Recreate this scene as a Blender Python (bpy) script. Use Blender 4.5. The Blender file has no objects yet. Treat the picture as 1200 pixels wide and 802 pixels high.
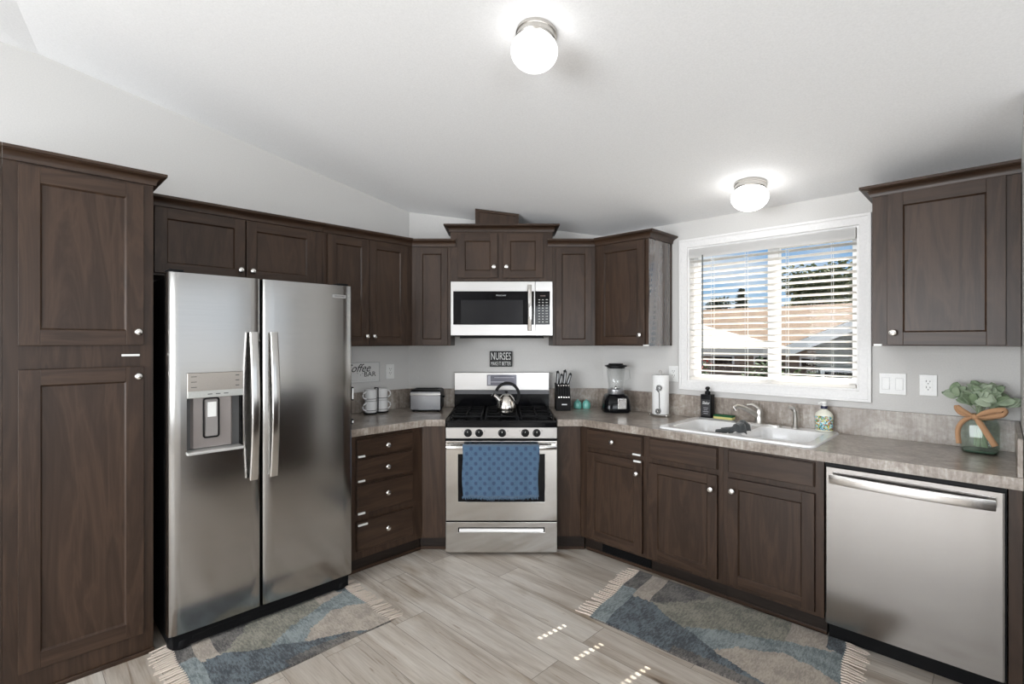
import bpy, bmesh, math, random
from mathutils import Vector, Matrix, Euler
random.seed(7)
sc = bpy.context.scene
COL = sc.collection
S2 = math.sqrt(0.5)
R = math.radians

# ------------------------------------------------------------------ camera, world, sun, added fill lights, exposure
cam_d = bpy.data.cameras.new('camera'); cam = bpy.data.objects.new('camera', cam_d); COL.objects.link(cam)
cam.location = (3.42, -3.45, 1.455)
cam.rotation_euler = (R(90), 0, R(45))
cam_d.sensor_width = 36.0; cam_d.lens = 36.0 * 585 / 1200
cam_d.shift_x = 10 / 1200; cam_d.shift_y = -1 / 1200
cam_d.clip_start = 0.02; cam_d.clip_end = 400
sc.camera = cam
sc.view_settings.view_transform = 'Standard'; sc.view_settings.look = 'None'
sc.view_settings.exposure = 0.34; sc.view_settings.gamma = 1.0; sc.view_settings.use_curve_mapping = False

SKY_STRENGTH = 0.66
w = bpy.data.worlds.new('world'); sc.world = w; w.use_nodes = True
nt = w.node_tree; nt.nodes.clear()
def N(nt, t, **kw):
    n = nt.nodes.new(t)
    for k, v in kw.items():
        if k.startswith('i_'):
            n.inputs[k[2:].replace('_', ' ')].default_value = v
        else: setattr(n, k, v)
    return n
def ramp(nt, stops, fac=None):
    n = nt.nodes.new('ShaderNodeValToRGB'); cr = n.color_ramp
    while len(cr.elements) < len(stops): cr.elements.new(0.5)
    for e, (p, c) in zip(cr.elements, stops):
        e.position = p; e.color = (c[0], c[1], c[2], 1) if len(c) == 3 else c
    if fac is not None: nt.links.new(fac, n.inputs['Fac'])
    return n
tc = N(nt, 'ShaderNodeTexCoord')
sep = N(nt, 'ShaderNodeSeparateXYZ'); nt.links.new(tc.outputs['Generated'], sep.inputs[0])
grad = ramp(nt, [(0.0, (.55, .72, .90)), (0.08, (.42, .66, .92)), (0.22, (.13, .40, .82)), (0.6, (.05, .20, .60))], sep.outputs['Z'])
mp = N(nt, 'ShaderNodeMapping'); mp.inputs['Scale'].default_value = (1.0, 1.0, 3.6)
nt.links.new(tc.outputs['Generated'], mp.inputs[0])
cn = N(nt, 'ShaderNodeTexNoise', i_Scale=4.2, i_Detail=7.0, i_Roughness=0.55)
nt.links.new(mp.outputs[0], cn.inputs['Vector'])
cr = ramp(nt, [(0.42, (0, 0, 0)), (0.60, (1, 1, 1))], cn.outputs[0])
mx = N(nt, 'ShaderNodeMix', data_type='RGBA'); nt.links.new(cr.outputs[0], mx.inputs[0])
nt.links.new(grad.outputs[0], mx.inputs[6]); mx.inputs[7].default_value = (.82, .90, .98, 1)
bg = N(nt, 'ShaderNodeBackground'); bg.inputs['Strength'].default_value = SKY_STRENGTH
nt.links.new(mx.outputs[2], bg.inputs[0])
wo = N(nt, 'ShaderNodeOutputWorld'); nt.links.new(bg.outputs[0], wo.inputs[0])

sun_d = bpy.data.lights.new('sun', 'SUN'); sun = bpy.data.objects.new('sun', sun_d); COL.objects.link(sun)
sun_d.energy = 12.0; sun_d.angle = R(0.3); sun_d.color = (1.0, .95, .86)
sun_dir = Vector((-.18, -1.58, -1.90)).normalized()
sun.rotation_euler = sun_dir.to_track_quat('-Z', 'Y').to_euler(); sun.location = (4, 8, 9)

def area(name, loc, rot, sx, sy, power, col):
    d = bpy.data.lights.new(name, 'AREA'); d.shape = 'RECTANGLE'; d.size = sx; d.size_y = sy
    d.energy = power; d.color = col
    o = bpy.data.objects.new(name, d); COL.objects.link(o); o.location = loc; o.rotation_euler = rot
    return o
# added fill lights standing in for daylight at the unseen side and back windows
area('fill_side', (6.86, -4.9, 1.35), (R(104), 0, R(90)), 2.3, 1.9, 80, (.93, .965, 1.0))
area('fill_back', (2.2, -7.36, 1.35), (R(98), 0, R(0)), 2.9, 1.9, 190, (.94, .97, 1.0))

area('fill_fridge_reflection', (6.86, -1.75, 1.30), (R(100), 0, R(90)), 3.0, 2.2, 14, (1.0, .965, .93))  # added light panel, gives the refrigerator doors a soft bright reflection

# ------------------------------------------------------------------ materials
def bsdf(name):
    m = bpy.data.materials.new(name); m.use_nodes = True
    nt = m.node_tree; b = nt.nodes['Principled BSDF']
    return m, nt, b
def plain(name, col, rough=.5, metal=0., coat=0., spec=.5, emit=None, es=0, bump=0., bscale=200., alpha=1, trans=0., sheen=0.):
    m, nt, b = bsdf(name)
    b.inputs['Base Color'].default_value = (*col, 1); b.inputs['Roughness'].default_value = rough
    b.inputs['Metallic'].default_value = metal; b.inputs['Coat Weight'].default_value = coat
    b.inputs['Coat Roughness'].default_value = .15; b.inputs['Specular IOR Level'].default_value = spec
    b.inputs['Transmission Weight'].default_value = trans; b.inputs['Sheen Weight'].default_value = sheen
    tc = N(nt, 'ShaderNodeTexCoord')
    n = N(nt, 'ShaderNodeTexNoise', i_Scale=bscale, i_Detail=3.0); nt.links.new(tc.outputs['Object'], n.inputs['Vector'])
    # tiny tonal variation so no surface is one dead flat value
    r = ramp(nt, [(.3, tuple(c * .96 for c in col)), (.7, tuple(min(1, c * 1.03) for c in col))], n.outputs[0])
    nt.links.new(r.outputs[0], b.inputs['Base Color'])
    if bump:
        bp = N(nt, 'ShaderNodeBump', i_Strength=bump, i_Distance=.002); nt.links.new(n.outputs[0], bp.inputs['Height'])
        nt.links.new(bp.outputs[0], b.inputs['Normal'])
    if emit: b.inputs['Emission Color'].default_value = (*emit, 1); b.inputs['Emission Strength'].default_value = es
    return m
def objvec(nt, scale, rnd=True):
    tc = N(nt, 'ShaderNodeTexCoord'); mp = N(nt, 'ShaderNodeMapping'); mp.inputs['Scale'].default_value = scale
    nt.links.new(tc.outputs['Object'], mp.inputs[0])
    if rnd:
        oi = N(nt, 'ShaderNodeObjectInfo'); mu = N(nt, 'ShaderNodeMath', operation='MULTIPLY'); mu.inputs[1].default_value = 37.
        nt.links.new(oi.outputs['Random'], mu.inputs[0])
        cb = N(nt, 'ShaderNodeCombineXYZ')
        for k in range(3): nt.links.new(mu.outputs[0], cb.inputs[k])
        nt.links.new(cb.outputs[0], mp.inputs['Location'])
    return mp.outputs[0]
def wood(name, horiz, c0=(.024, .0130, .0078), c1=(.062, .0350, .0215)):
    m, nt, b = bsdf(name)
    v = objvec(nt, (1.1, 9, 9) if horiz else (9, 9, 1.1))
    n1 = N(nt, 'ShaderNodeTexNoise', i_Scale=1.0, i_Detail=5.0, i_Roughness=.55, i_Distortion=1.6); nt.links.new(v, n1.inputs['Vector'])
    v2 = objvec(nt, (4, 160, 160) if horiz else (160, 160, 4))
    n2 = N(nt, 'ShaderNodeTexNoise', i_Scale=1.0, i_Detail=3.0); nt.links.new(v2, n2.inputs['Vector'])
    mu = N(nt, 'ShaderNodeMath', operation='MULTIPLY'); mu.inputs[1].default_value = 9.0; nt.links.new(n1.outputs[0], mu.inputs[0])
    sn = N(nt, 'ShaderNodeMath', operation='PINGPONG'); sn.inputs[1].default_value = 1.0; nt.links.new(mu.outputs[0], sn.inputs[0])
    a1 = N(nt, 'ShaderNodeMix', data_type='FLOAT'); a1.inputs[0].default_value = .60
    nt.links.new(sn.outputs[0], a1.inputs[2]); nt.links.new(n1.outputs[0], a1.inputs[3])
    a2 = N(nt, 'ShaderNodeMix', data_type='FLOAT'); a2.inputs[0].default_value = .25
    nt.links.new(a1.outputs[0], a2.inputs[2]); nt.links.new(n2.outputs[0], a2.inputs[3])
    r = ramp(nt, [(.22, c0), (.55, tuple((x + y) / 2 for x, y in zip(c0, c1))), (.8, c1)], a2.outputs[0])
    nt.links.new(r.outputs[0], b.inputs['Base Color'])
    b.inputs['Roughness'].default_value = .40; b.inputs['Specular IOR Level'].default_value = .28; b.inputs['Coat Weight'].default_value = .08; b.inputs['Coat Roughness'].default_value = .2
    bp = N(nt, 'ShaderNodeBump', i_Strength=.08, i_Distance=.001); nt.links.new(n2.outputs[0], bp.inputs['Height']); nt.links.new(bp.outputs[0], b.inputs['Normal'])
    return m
WV = wood('stained_wood_upright', False); WH = wood('stained_wood_level', True)
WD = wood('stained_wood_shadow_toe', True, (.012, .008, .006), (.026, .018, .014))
GLOSSW = wood('glossy_wood_laminate', False); _g = GLOSSW.node_tree.nodes['Principled BSDF']
_g.inputs['Coat Weight'].default_value = 1.0; _g.inputs['Coat Roughness'].default_value = .14; _g.inputs['Coat IOR'].default_value = 2.3
def steel(name, col=(.60, .585, .565), rough=.13, aniso=.35, horiz=True, streak=(3, 3, 260)):
    m, nt, b = bsdf(name)
    b.inputs['Metallic'].default_value = 1.0
    v = objvec(nt, streak)
    n = N(nt, 'ShaderNodeTexNoise', i_Scale=1.0, i_Detail=3.0); nt.links.new(v, n.inputs['Vector'])
    r = ramp(nt, [(.3, tuple(c * .975 for c in col)), (.7, tuple(c * 1.015 for c in col))], n.outputs[0]); nt.links.new(r.outputs[0], b.inputs['Base Color'])
    mr = N(nt, 'ShaderNodeMapRange'); mr.inputs['To Min'].default_value = rough * .95; mr.inputs['To Max'].default_value = rough * 1.06
    nt.links.new(n.outputs[0], mr.inputs[0]); nt.links.new(mr.outputs[0], b.inputs['Roughness'])
    b.inputs['Anisotropic'].default_value = aniso
    vt = N(nt, 'ShaderNodeVectorTransform', vector_type='VECTOR', convert_from='OBJECT', convert_to='WORLD')
    vt.inputs[0].default_value = (1, 0, 0) if horiz else (0, 0, 1)
    nt.links.new(vt.outputs[0], b.inputs['Tangent'])
    return m
STEEL = steel('brushed_stainless_steel'); STEELV = steel('brushed_steel_bar', rough=.16, aniso=.3, streak=(200, 3, 3))
FSTEEL = steel('dark_brushed_stainless_steel', col=(.40, .39, .375), rough=.16, aniso=.35)
STEELB = steel('bright_stainless_panel', col=(.54, .53, .52), rough=.28)
CHROME = plain('polished_nickel', (.78, .76, .73), .18, 1.0)
NICKEL = plain('satin_nickel', (.55, .53, .50), .28, 1.0)
BLACK = plain('black_plastic', (.006, .006, .0065), .42, spec=.14)
BLACKM = plain('matte_black_iron', (.005, .005, .0055), .6, spec=.12, bump=.3, bscale=400)
BLACKG = plain('black_gloss_enamel', (.004, .004, .005), .12, spec=.22)
DGLASS = plain('dark_tinted_glass', (.003, .003, .004), .04, spec=.22)
MESHG = plain('dark_grey_screened_glass', (.016, .016, .018), .12, spec=.3)
WHITEP = plain('white_plastic', (.82, .82, .80), .35)
CERAM = plain('white_enamel', (.86, .86, .86), .12, coat=.5)
PAINTW = plain('white_trim_paint', (.80, .79, .78), .45, bump=.04, bscale=90)
WALLM = plain('pale_grey_wall_paint', (.62, .608, .59), .7, bump=.12, bscale=160)
CEILM = plain('white_ceiling_paint', (.90, .90, .90), .8, bump=.15, bscale=130)
PAPER = plain('paper_towel_white', (.85, .85, .84), .9, bump=.5, bscale=120)
BLIND, _nt, _b = bsdf('white_blind_slat'); _b.inputs['Base Color'].default_value = (.90, .89, .87, 1); _b.inputs['Roughness'].default_value = .4
_tr = N(_nt, 'ShaderNodeBsdfTranslucent'); _tr.inputs[0].default_value = (.92, .90, .87, 1); _mx = N(_nt, 'ShaderNodeMixShader'); _mx.inputs[0].default_value = .45
_nt.links.new(_b.outputs[0], _mx.inputs[1]); _nt.links.new(_tr.outputs[0], _mx.inputs[2]); _nt.links.new(_mx.outputs[0], _nt.nodes['Material Output'].inputs[0])
VINYL = plain('white_vinyl', (.84, .84, .84), .35)
TEAL = plain('teal_glaze', (.16, .46, .40), .25, coat=.5)
GREYCLOTH = plain('charcoal_cloth', (.045, .05, .052), .95, bump=.8, bscale=300, sheen=.3)
def counter(name):
    m, nt, b = bsdf(name)
    v = objvec(nt, (1, 1, 1), False)
    n1 = N(nt, 'ShaderNodeTexNoise', i_Scale=5.0, i_Detail=8.0, i_Roughness=.68, i_Distortion=.8); nt.links.new(v, n1.inputs['Vector'])
    v2 = objvec(nt, (70, 70, 9), False)
    n2 = N(nt, 'ShaderNodeTexNoise', i_Scale=1.0, i_Detail=6.0, i_Roughness=.7); nt.links.new(v2, n2.inputs['Vector'])
    v3 = objvec(nt, (1, 1, 1), False)
    n3 = N(nt, 'ShaderNodeTexNoise', i_Scale=55.0, i_Detail=4.0, i_Roughness=.6); nt.links.new(v3, n3.inputs['Vector'])
    a = N(nt, 'ShaderNodeMix', data_type='FLOAT'); a.inputs[0].default_value = .38; nt.links.new(n1.outputs[0], a.inputs[2]); nt.links.new(n2.outputs[0], a.inputs[3])
    a2 = N(nt, 'ShaderNodeMix', data_type='FLOAT'); a2.inputs[0].default_value = .20; nt.links.new(a.outputs[0], a2.inputs[2]); nt.links.new(n3.outputs[0], a2.inputs[3])
    r = ramp(nt, [(.33, (.11, .085, .070)), (.44, (.215, .175, .145)), (.52, (.32, .275, .235)), (.62, (.50, .46, .415))], a2.outputs[0])
    nt.links.new(r.outputs[0], b.inputs['Base Color']); b.inputs['Roughness'].default_value = .30; b.inputs['Coat Weight'].default_value = .15
    return m
COUNTER = counter('taupe_mottled_laminate')
def floor_mat():
    m, nt, b = bsdf('grey_oak_planks')
    tc = N(nt, 'ShaderNodeTexCoord'); 
    br = N(nt, 'ShaderNodeTexBrick'); br.offset = .37; br.offset_frequency = 2; br.squash = 1.0
    br.inputs['Scale'].default_value = 1.0; br.inputs['Brick Width'].default_value = 1.22; br.inputs['Row Height'].default_value = .185
    br.inputs['Mortar Size'].default_value = .0016; br.inputs['Mortar Smooth'].default_value = .3
    br.inputs['Color1'].default_value = (0, 0, 0, 1); br.inputs['Color2'].default_value = (1, 1, 1, 1); br.inputs['Mortar'].default_value = (.5, .5, .5, 1)
    nt.links.new(tc.outputs['Object'], br.inputs['Vector'])
    # offset the grain per plank
    sc_ = N(nt, 'ShaderNodeVectorMath', operation='SCALE'); sc_.inputs['Scale'].default_value = 23.0; nt.links.new(br.outputs['Color'], sc_.inputs[0])
    ad = N(nt, 'ShaderNodeVectorMath', operation='ADD'); nt.links.new(tc.outputs['Object'], ad.inputs[0]); nt.links.new(sc_.outputs[0], ad.inputs[1])
    def nz(scale, detail, dist=0, rough=.5):
        mp = N(nt, 'ShaderNodeMapping'); mp.inputs['Scale'].default_value = scale; nt.links.new(ad.outputs[0], mp.inputs[0])
        n = N(nt, 'ShaderNodeTexNoise', i_Scale=1.0, i_Detail=detail, i_Distortion=dist, i_Roughness=rough); nt.links.new(mp.outputs[0], n.inputs['Vector']); return n
    g1 = nz((1.3, 11, 1), 6, .9, .6); g2 = nz((7, 150, 1), 3); g3 = nz((1.8, 4.5, 1), 3, .4)
    base = ramp(nt, [(.28, (.34, .285, .235)), (.41, (.49, .435, .375)), (.52, (.59, .54, .48)), (.66, (.66, .62, .565))], g1.outputs[0])
    fine = ramp(nt, [(.3, (.80, .79, .78)), (.6, (1, 1, 1))], g2.outputs[0])
    m1 = N(nt, 'ShaderNodeMix', data_type='RGBA', blend_type='MULTIPLY'); m1.inputs[0].default_value = .8
    nt.links.new(base.outputs[0], m1.inputs[6]); nt.links.new(fine.outputs[0], m1.inputs[7])
    # plank to plank tone
    tone = ramp(nt, [(0, (.80, .775, .75)), (.5, (.97, .96, .95)), (1, (1.0, 1.0, 1.0))], br.outputs['Color'])
    m2 = N(nt, 'ShaderNodeMix', data_type='RGBA', blend_type='MULTIPLY'); m2.inputs[0].default_value = 1
    nt.links.new(m1.outputs[2], m2.inputs[6]); nt.links.new(tone.outputs[0], m2.inputs[7])
    # knots and their dark cracks
    mpv = N(nt, 'ShaderNodeMapping'); mpv.inputs['Scale'].default_value = (2.1, 7.5, 1); nt.links.new(ad.outputs[0], mpv.inputs[0])
    dn = N(nt, 'ShaderNodeTexNoise', i_Scale=3.0, i_Detail=3.0); nt.links.new(mpv.outputs[0], dn.inputs['Vector'])
    dm = N(nt, 'ShaderNodeMix', data_type='RGBA', blend_type='ADD'); dm.inputs[0].default_value = .35; nt.links.new(mpv.outputs[0], dm.inputs[6]); nt.links.new(dn.outputs['Color'], dm.inputs[7])
    vo = N(nt, 'ShaderNodeTexVoronoi', i_Scale=.85); nt.links.new(dm.outputs[2], vo.inputs['Vector'])
    kr = ramp(nt, [(.02, (.14, .10, .075)), (.06, (.48, .40, .32)), (.17, (.92, .88, .83)), (.30, (1, 1, 1))], vo.outputs['Distance'])
    m3 = N(nt, 'ShaderNodeMix', data_type='RGBA', blend_type='MULTIPLY'); m3.inputs[0].default_value = .85
    nt.links.new(m2.outputs[2], m3.inputs[6]); nt.links.new(kr.outputs[0], m3.inputs[7])
    gr = ramp(nt, [(.60, (1, 1, 1)), (.70, (.74, .69, .63)), (.76, (.62, .56, .50))], g3.outputs[0])
    m4 = N(nt, 'ShaderNodeMix', data_type='RGBA', blend_type='MULTIPLY'); m4.inputs[0].default_value = .8
    nt.links.new(m3.outputs[2], m4.inputs[6]); nt.links.new(gr.outputs[0], m4.inputs[7])
    g4 = nz((1.5, 26, 1), 5, 1.4, .55)
    ck = ramp(nt, [(.640, (1, 1, 1)), (.672, (.50, .42, .35)), (.70, (.85, .81, .77))], g4.outputs[0])
    m5 = N(nt, 'ShaderNodeMix', data_type='RGBA', blend_type='MULTIPLY'); m5.inputs[0].default_value = .75
    nt.links.new(m4.outputs[2], m5.inputs[6]); nt.links.new(ck.outputs[0], m5.inputs[7]); m4 = m5
    seam = N(nt, 'ShaderNodeMix', data_type='RGBA'); nt.links.new(br.outputs['Fac'], seam.inputs[0]); nt.links.new(m4.outputs[2], seam.inputs[6]); seam.inputs[7].default_value = (.20, .17, .14, 1)
    nt.links.new(seam.outputs[2], b.inputs['Base Color'])
    b.inputs['Roughness'].default_value = .42
    bp = N(nt, 'ShaderNodeBump', i_Strength=.12, i_Distance=.001); nt.links.new(g2.outputs[0], bp.inputs['Height']); nt.links.new(bp.outputs[0], b.inputs['Normal'])
    return m
FLOORM = floor_mat()
def glass_pane(name, tint=(1, 1, 1), refl=.06):
    m = bpy.data.materials.new(name); m.use_nodes = True; nt = m.node_tree; nt.nodes.clear()
    t = N(nt, 'ShaderNodeBsdfTransparent'); t.inputs[0].default_value = (*tint, 1)
    g = N(nt, 'ShaderNodeBsdfGlossy'); g.inputs['Roughness'].default_value = .02
    lw = N(nt, 'ShaderNodeLayerWeight', i_Blend=.25); mr = N(nt, 'ShaderNodeMapRange'); mr.inputs['To Min'].default_value = refl * .6; mr.inputs['To Max'].default_value = min(1, refl * 6)
    nt.links.new(lw.outputs['Facing'], mr.inputs[0])
    mx = N(nt, 'ShaderNodeMixShader'); nt.links.new(mr.outputs[0], mx.inputs[0]); nt.links.new(t.outputs[0], mx.inputs[1]); nt.links.new(g.outputs[0], mx.inputs[2])
    o = N(nt, 'ShaderNodeOutputMaterial'); nt.links.new(mx.outputs[0], o.inputs[0]); return m
PANE = glass_pane('clear_window_glass', refl=.01); JAR = glass_pane('clear_jar_glass', (.985, .99, .99), .05); VASEG = glass_pane('green_tinted_glass', (.93, .965, .945), .04)

# ------------------------------------------------------------------ geometry helpers
# every wall has a local frame: s = along the wall (to the right when facing it), d = out into the room, z = up
WX, WY = 0.5585 - .035 * S2, -0.5585 - .035 * S2
FR = {'left': (0, 0, 90), 'diag': (WX, WY, 45), 'right': (0, 0, 0)}
def world(fr, s, d, z=0):
    ox, oy, a = FR[fr]; a = R(a); x, y = s, -d
    return Vector((ox + x * math.cos(a) - y * math.sin(a), oy + x * math.sin(a) + y * math.cos(a), z))
def local(fr, X, Y):
    ox, oy, a = FR[fr]; a = R(-a); x, y = X - ox, Y - oy
    return (x * math.cos(a) - y * math.sin(a), -(x * math.sin(a) + y * math.cos(a)))
class Thing:
    def __init__(s, name, label, cat, fr, o, group=None, rz=0, kind=None, rx=0):
        s.fr = fr; s.o = o
        e = bpy.data.objects.new(name, None); COL.objects.link(e); s.e = e; e.empty_display_size = .05
        e.location = world(fr, *o); e.rotation_euler = (rx, 0, R(FR[fr][2] + rz))
        if kind: e['kind'] = kind
        if label: e['label'] = label
        if cat: e['category'] = cat
        if group: e['group'] = group
    def mb(s): return MB(s.o)
class MB:
    def __init__(s, o=(0, 0, 0)):
        s.bm = bmesh.new(); s.o = o
    def P(s, p): return Vector((p[0] - s.o[0], -(p[1] - s.o[1]), p[2] - s.o[2]))
    def faces(s, pts, fs, mi=0):
        v = [s.bm.verts.new(s.P(p)) for p in pts]
        for f in fs:
            try: fc = s.bm.faces.new([v[i] for i in f]); fc.material_index = mi
            except ValueError: pass
        return v
    def box(s, s0, s1, d0, d1, z0, z1, mi=0):
        p = [(x, y, z) for z in (z0, z1) for y in (d0, d1) for x in (s0, s1)]
        s.faces(p, [(0, 1, 3, 2), (4, 6, 7, 5), (0, 4, 5, 1), (2, 3, 7, 6), (0, 2, 6, 4), (1, 5, 7, 3)], mi); return s
    def prism(s, poly, a0, a1, plane='sd', holes=(), mi=0):
        def m(u, v, a):
            return {'sd': (u, v, a), 'sz': (u, a, v), 'dz': (a, u, v)}[plane]
        t = bmesh.new(); es = []; loops = []; pts = []
        for L in [poly] + list(holes):
            vs = [t.verts.new((u, v, 0)) for u, v in L]; base = len(pts); pts += list(L)
            es += [t.edges.new((vs[i], vs[(i + 1) % len(vs)])) for i in range(len(vs))]
            loops.append([base + i for i in range(len(vs))])
        t.verts.index_update()
        bmesh.ops.triangle_fill(t, use_beauty=True, use_dissolve=False, edges=es)
        t.verts.index_update(); tri = [[v.index for v in f.verts] for f in t.faces]; t.free()
        n = len(pts)
        P = [m(u, v, a0) for u, v in pts] + [m(u, v, a1) for u, v in pts]
        F = tri + [[i + n for i in f] for f in tri]
        for L in loops:
            for i in range(len(L)):
                a, b = L[i], L[(i + 1) % len(L)]; F.append((a, b, b + n, a + n))
        s.faces(P, F, mi); return s
    def ring(s, c, r, n, ax='z', r2=None):
        r2 = r if r2 is None else r2; out = []
        for i in range(n):
            t = 2 * math.pi * i / n; a, b = r * math.cos(t), r2 * math.sin(t)
            out.append({'z': (c[0] + a, c[1] + b, c[2]), 'd': (c[0] + a, c[1], c[2] + b), 's': (c[0], c[1] + a, c[2] + b)}[ax])
        return out
    def loft(s, rings, cap=True, mi=0, closed=True):
        n = len(rings[0]); P = [p for r in rings for p in r]; F = []
        for k in range(len(rings) - 1):
            for i in range(n if closed else n - 1):
                j = (i + 1) % n; F.append((k * n + i, k * n + j, (k + 1) * n + j, (k + 1) * n + i))
        if cap: F.append(tuple(range(n))); F.append(tuple((len(rings) - 1) * n + i for i in range(n)))
        s.faces(P, F, mi); return s
    def lathe(s, c, prof, n=24, ax='z', mi=0, cap=True, sq=1.0):
        rs = []
        for r, h in prof:
            cc = {'z': (c[0], c[1], c[2] + h), 'd': (c[0], c[1] + h, c[2]), 's': (c[0] + h, c[1], c[2])}[ax]
            rs.append(s.ring(cc, max(r, 1e-5), n, ax, max(r, 1e-5) * sq))
        return s.loft(rs, cap, mi)
    def cyl(s, c, r, h, ax='z', n=24, mi=0): return s.lathe(c, [(r, 0), (r, h)], n, ax, mi)
    def tube(s, pts, r, n=8, mi=0, w=None, h=None, closed=False, up=Vector((0, 0, 1))):
        pts = [Vector(p) for p in pts]; rs = []; m = len(pts)
        for i, p in enumerate(pts):
            if closed: t = pts[(i + 1) % m] - pts[i - 1]
            else: t = pts[min(i + 1, m - 1)] - pts[max(i - 1, 0)]
            t.normalize(); u = up if abs(t.dot(up)) < .95 else Vector((1, 0, 0))
            a = t.cross(u).normalized(); b = a.cross(t).normalized()
            rr = r[i] if isinstance(r, (list, tuple)) else r
            rw, rh = (w / 2, h / 2) if w else (rr, rr)
            if w:
                ring = []
                for k in range(n):
                    th = 2 * math.pi * (k + .5) / n; cx, cy = math.cos(th), math.sin(th)
                    ex = .35; ring.append(tuple(p + a * rw * math.copysign(abs(cx) ** ex, cx) + b * rh * math.copysign(abs(cy) ** ex, cy)))
            else: ring = [tuple(p + a * rw * math.cos(2 * math.pi * k / n) + b * rh * math.sin(2 * math.pi * k / n)) for k in range(n)]
            rs.append(ring)
        if closed: rs.append(rs[0])
        return s.loft(rs, not closed, mi)
    def sphere(s, c, r, n=16, mi=0, sz=1.0):
        k = n // 2
        return s.lathe(c, [(r * math.sin(math.pi * i / k), -r * sz * math.cos(math.pi * i / k)) for i in range(k + 1)], n, 'z', mi)
    def done(s, name, mats, parent=None, bevel=0, smooth=True, label=None, kind=None, seg=2, solid=0, recalc=True):
        bm = s.bm
        bmesh.ops.remove_doubles(bm, verts=bm.verts, dist=1e-6)
        if recalc: bmesh.ops.recalc_face_normals(bm, faces=bm.faces)
        me = bpy.data.meshes.new(name); bm.to_mesh(me); bm.free()
        for m in (mats if isinstance(mats, (list, tuple)) else [mats]): me.materials.append(m)
        if smooth:
            for p in me.polygons: p.use_smooth = True
            me.set_sharp_from_angle(angle=R(38))
        o = bpy.data.objects.new(name, me); COL.objects.link(o)
        if parent is not None: o.parent = parent.e if isinstance(parent, Thing) else parent
        if bevel:
            b = o.modifiers.new('bevel', 'BEVEL'); b.width = bevel; b.segments = seg; b.limit_method = 'ANGLE'; b.angle_limit = R(50); b.harden_normals = True
        if solid:
            b = o.modifiers.new('thick', 'SOLIDIFY'); b.thickness = solid; b.offset = 0
        if label: o['label'] = label
        if kind: o['kind'] = kind
        return o
def rrect(x0, x1, y0, y1, r, n=5):
    out = []
    for cx, cy, a0 in ((x1 - r, y1 - r, 0), (x0 + r, y1 - r, 90), (x0 + r, y0 + r, 180), (x1 - r, y0 + r, 270)):
        for i in range(n + 1):
            a = R(a0 + 90 * i / n); out.append((cx + r * math.cos(a), cy + r * math.sin(a)))
    return out
def rect(x0, x1, y0, y1): return [(x0, y0), (x1, y0), (x1, y1), (x0, y1)]
def single(name, label, cat, mb, mats, fr, group=None, kind=None, **kw):
    """a thing that is one mesh: mb built with origin o=mb.o"""
    o = mb.done(name, mats, **kw); o.location = world(fr, *mb.o); o.rotation_euler = (0, 0, R(FR[fr][2]))
    if label: o['label'] = label
    if cat: o['category'] = cat
    if group: o['group'] = group
    if kind: o['kind'] = kind
    return o
def structure(name, mb, mats, fr='right', **kw): return single(name, None, None, mb, mats, fr, kind='structure', **kw)
def text(name, body, parent, th, s, d, z, size, mat, width=None, shear=0, xs=1.0, ext=.0006, align='CENTER'):
    c = bpy.data.curves.new(name, 'FONT'); c.body = body; c.size = size; c.extrude = ext; c.shear = shear
    c.align_x = align; c.align_y = 'CENTER'; c.resolution_u = 3
    t = bpy.data.objects.new(name, c); COL.objects.link(t); bpy.context.view_layer.update()
    me = bpy.data.meshes.new_from_object(t); COL.objects.unlink(t); bpy.data.objects.remove(t)
    o = bpy.data.objects.new(name, me); COL.objects.link(o); me.materials.clear(); me.materials.append(mat)
    if width:
        wd = max(v.co.x for v in me.vertices) - min(v.co.x for v in me.vertices); xs = width / wd
    for v in me.vertices: v.co.x *= xs
    o.parent = parent.e if isinstance(parent, Thing) else parent
    O = th.o; o.location = (s - O[0], -(d - O[1]), z - O[2]); o.rotation_euler = (R(90), 0, 0)
    return o
def knob(th, parent, s, d, z, mat=None):
    b = MB(th.o); b.lathe((s, d, z), [(.006, 0), (.005, .012), (.009, .016), (.0155, .021), (.0165, .026), (.013, .031), (.006, .033), (.001, .0335)], 16, 'd')
    return b.done('knob', mat or CHROME, parent, label='round polished nickel knob')
def latch(th, parent, s0, s1, d, z0, z1):
    return MB(th.o).box(s0, s1, d - .001, d + .009, z0, z1).done('safety_latch', WHITEP, parent, bevel=.002, label='small white plastic child safety latch')
def shaker(th, s0, s1, z0, z1, d0, name='door', fw=.058, th_=.02, parent=None):
    b = MB(th.o); d1 = d0 + th_; pr = d1 - .009; iw = .006
    b.box(s0, s0 + fw, d0, d1, z0, z1, 0); b.box(s1 - fw, s1, d0, d1, z0, z1, 0)
    b.box(s0 + fw, s1 - fw, d0, d1, z1 - fw, z1, 1); b.box(s0 + fw, s1 - fw, d0, d1, z0, z0 + fw, 1)
    a0, a1, c0, c1 = s0 + fw, s1 - fw, z0 + fw, z1 - fw
    o = [(a0, d1 - .002, c0), (a1, d1 - .002, c0), (a1, d1 - .002, c1), (a0, d1 - .002, c1)]
    i = [(a0 + iw, pr, c0 + iw), (a1 - iw, pr, c0 + iw), (a1 - iw, pr, c1 - iw), (a0 + iw, pr, c1 - iw)]
    b.faces(o + i, [(0, 1, 5, 4), (1, 2, 6, 5), (2, 3, 7, 6), (3, 0, 4, 7), (4, 5, 6, 7)], 0)
    return b.done(name, [WV, WH], parent or th, bevel=.0018)
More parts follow.
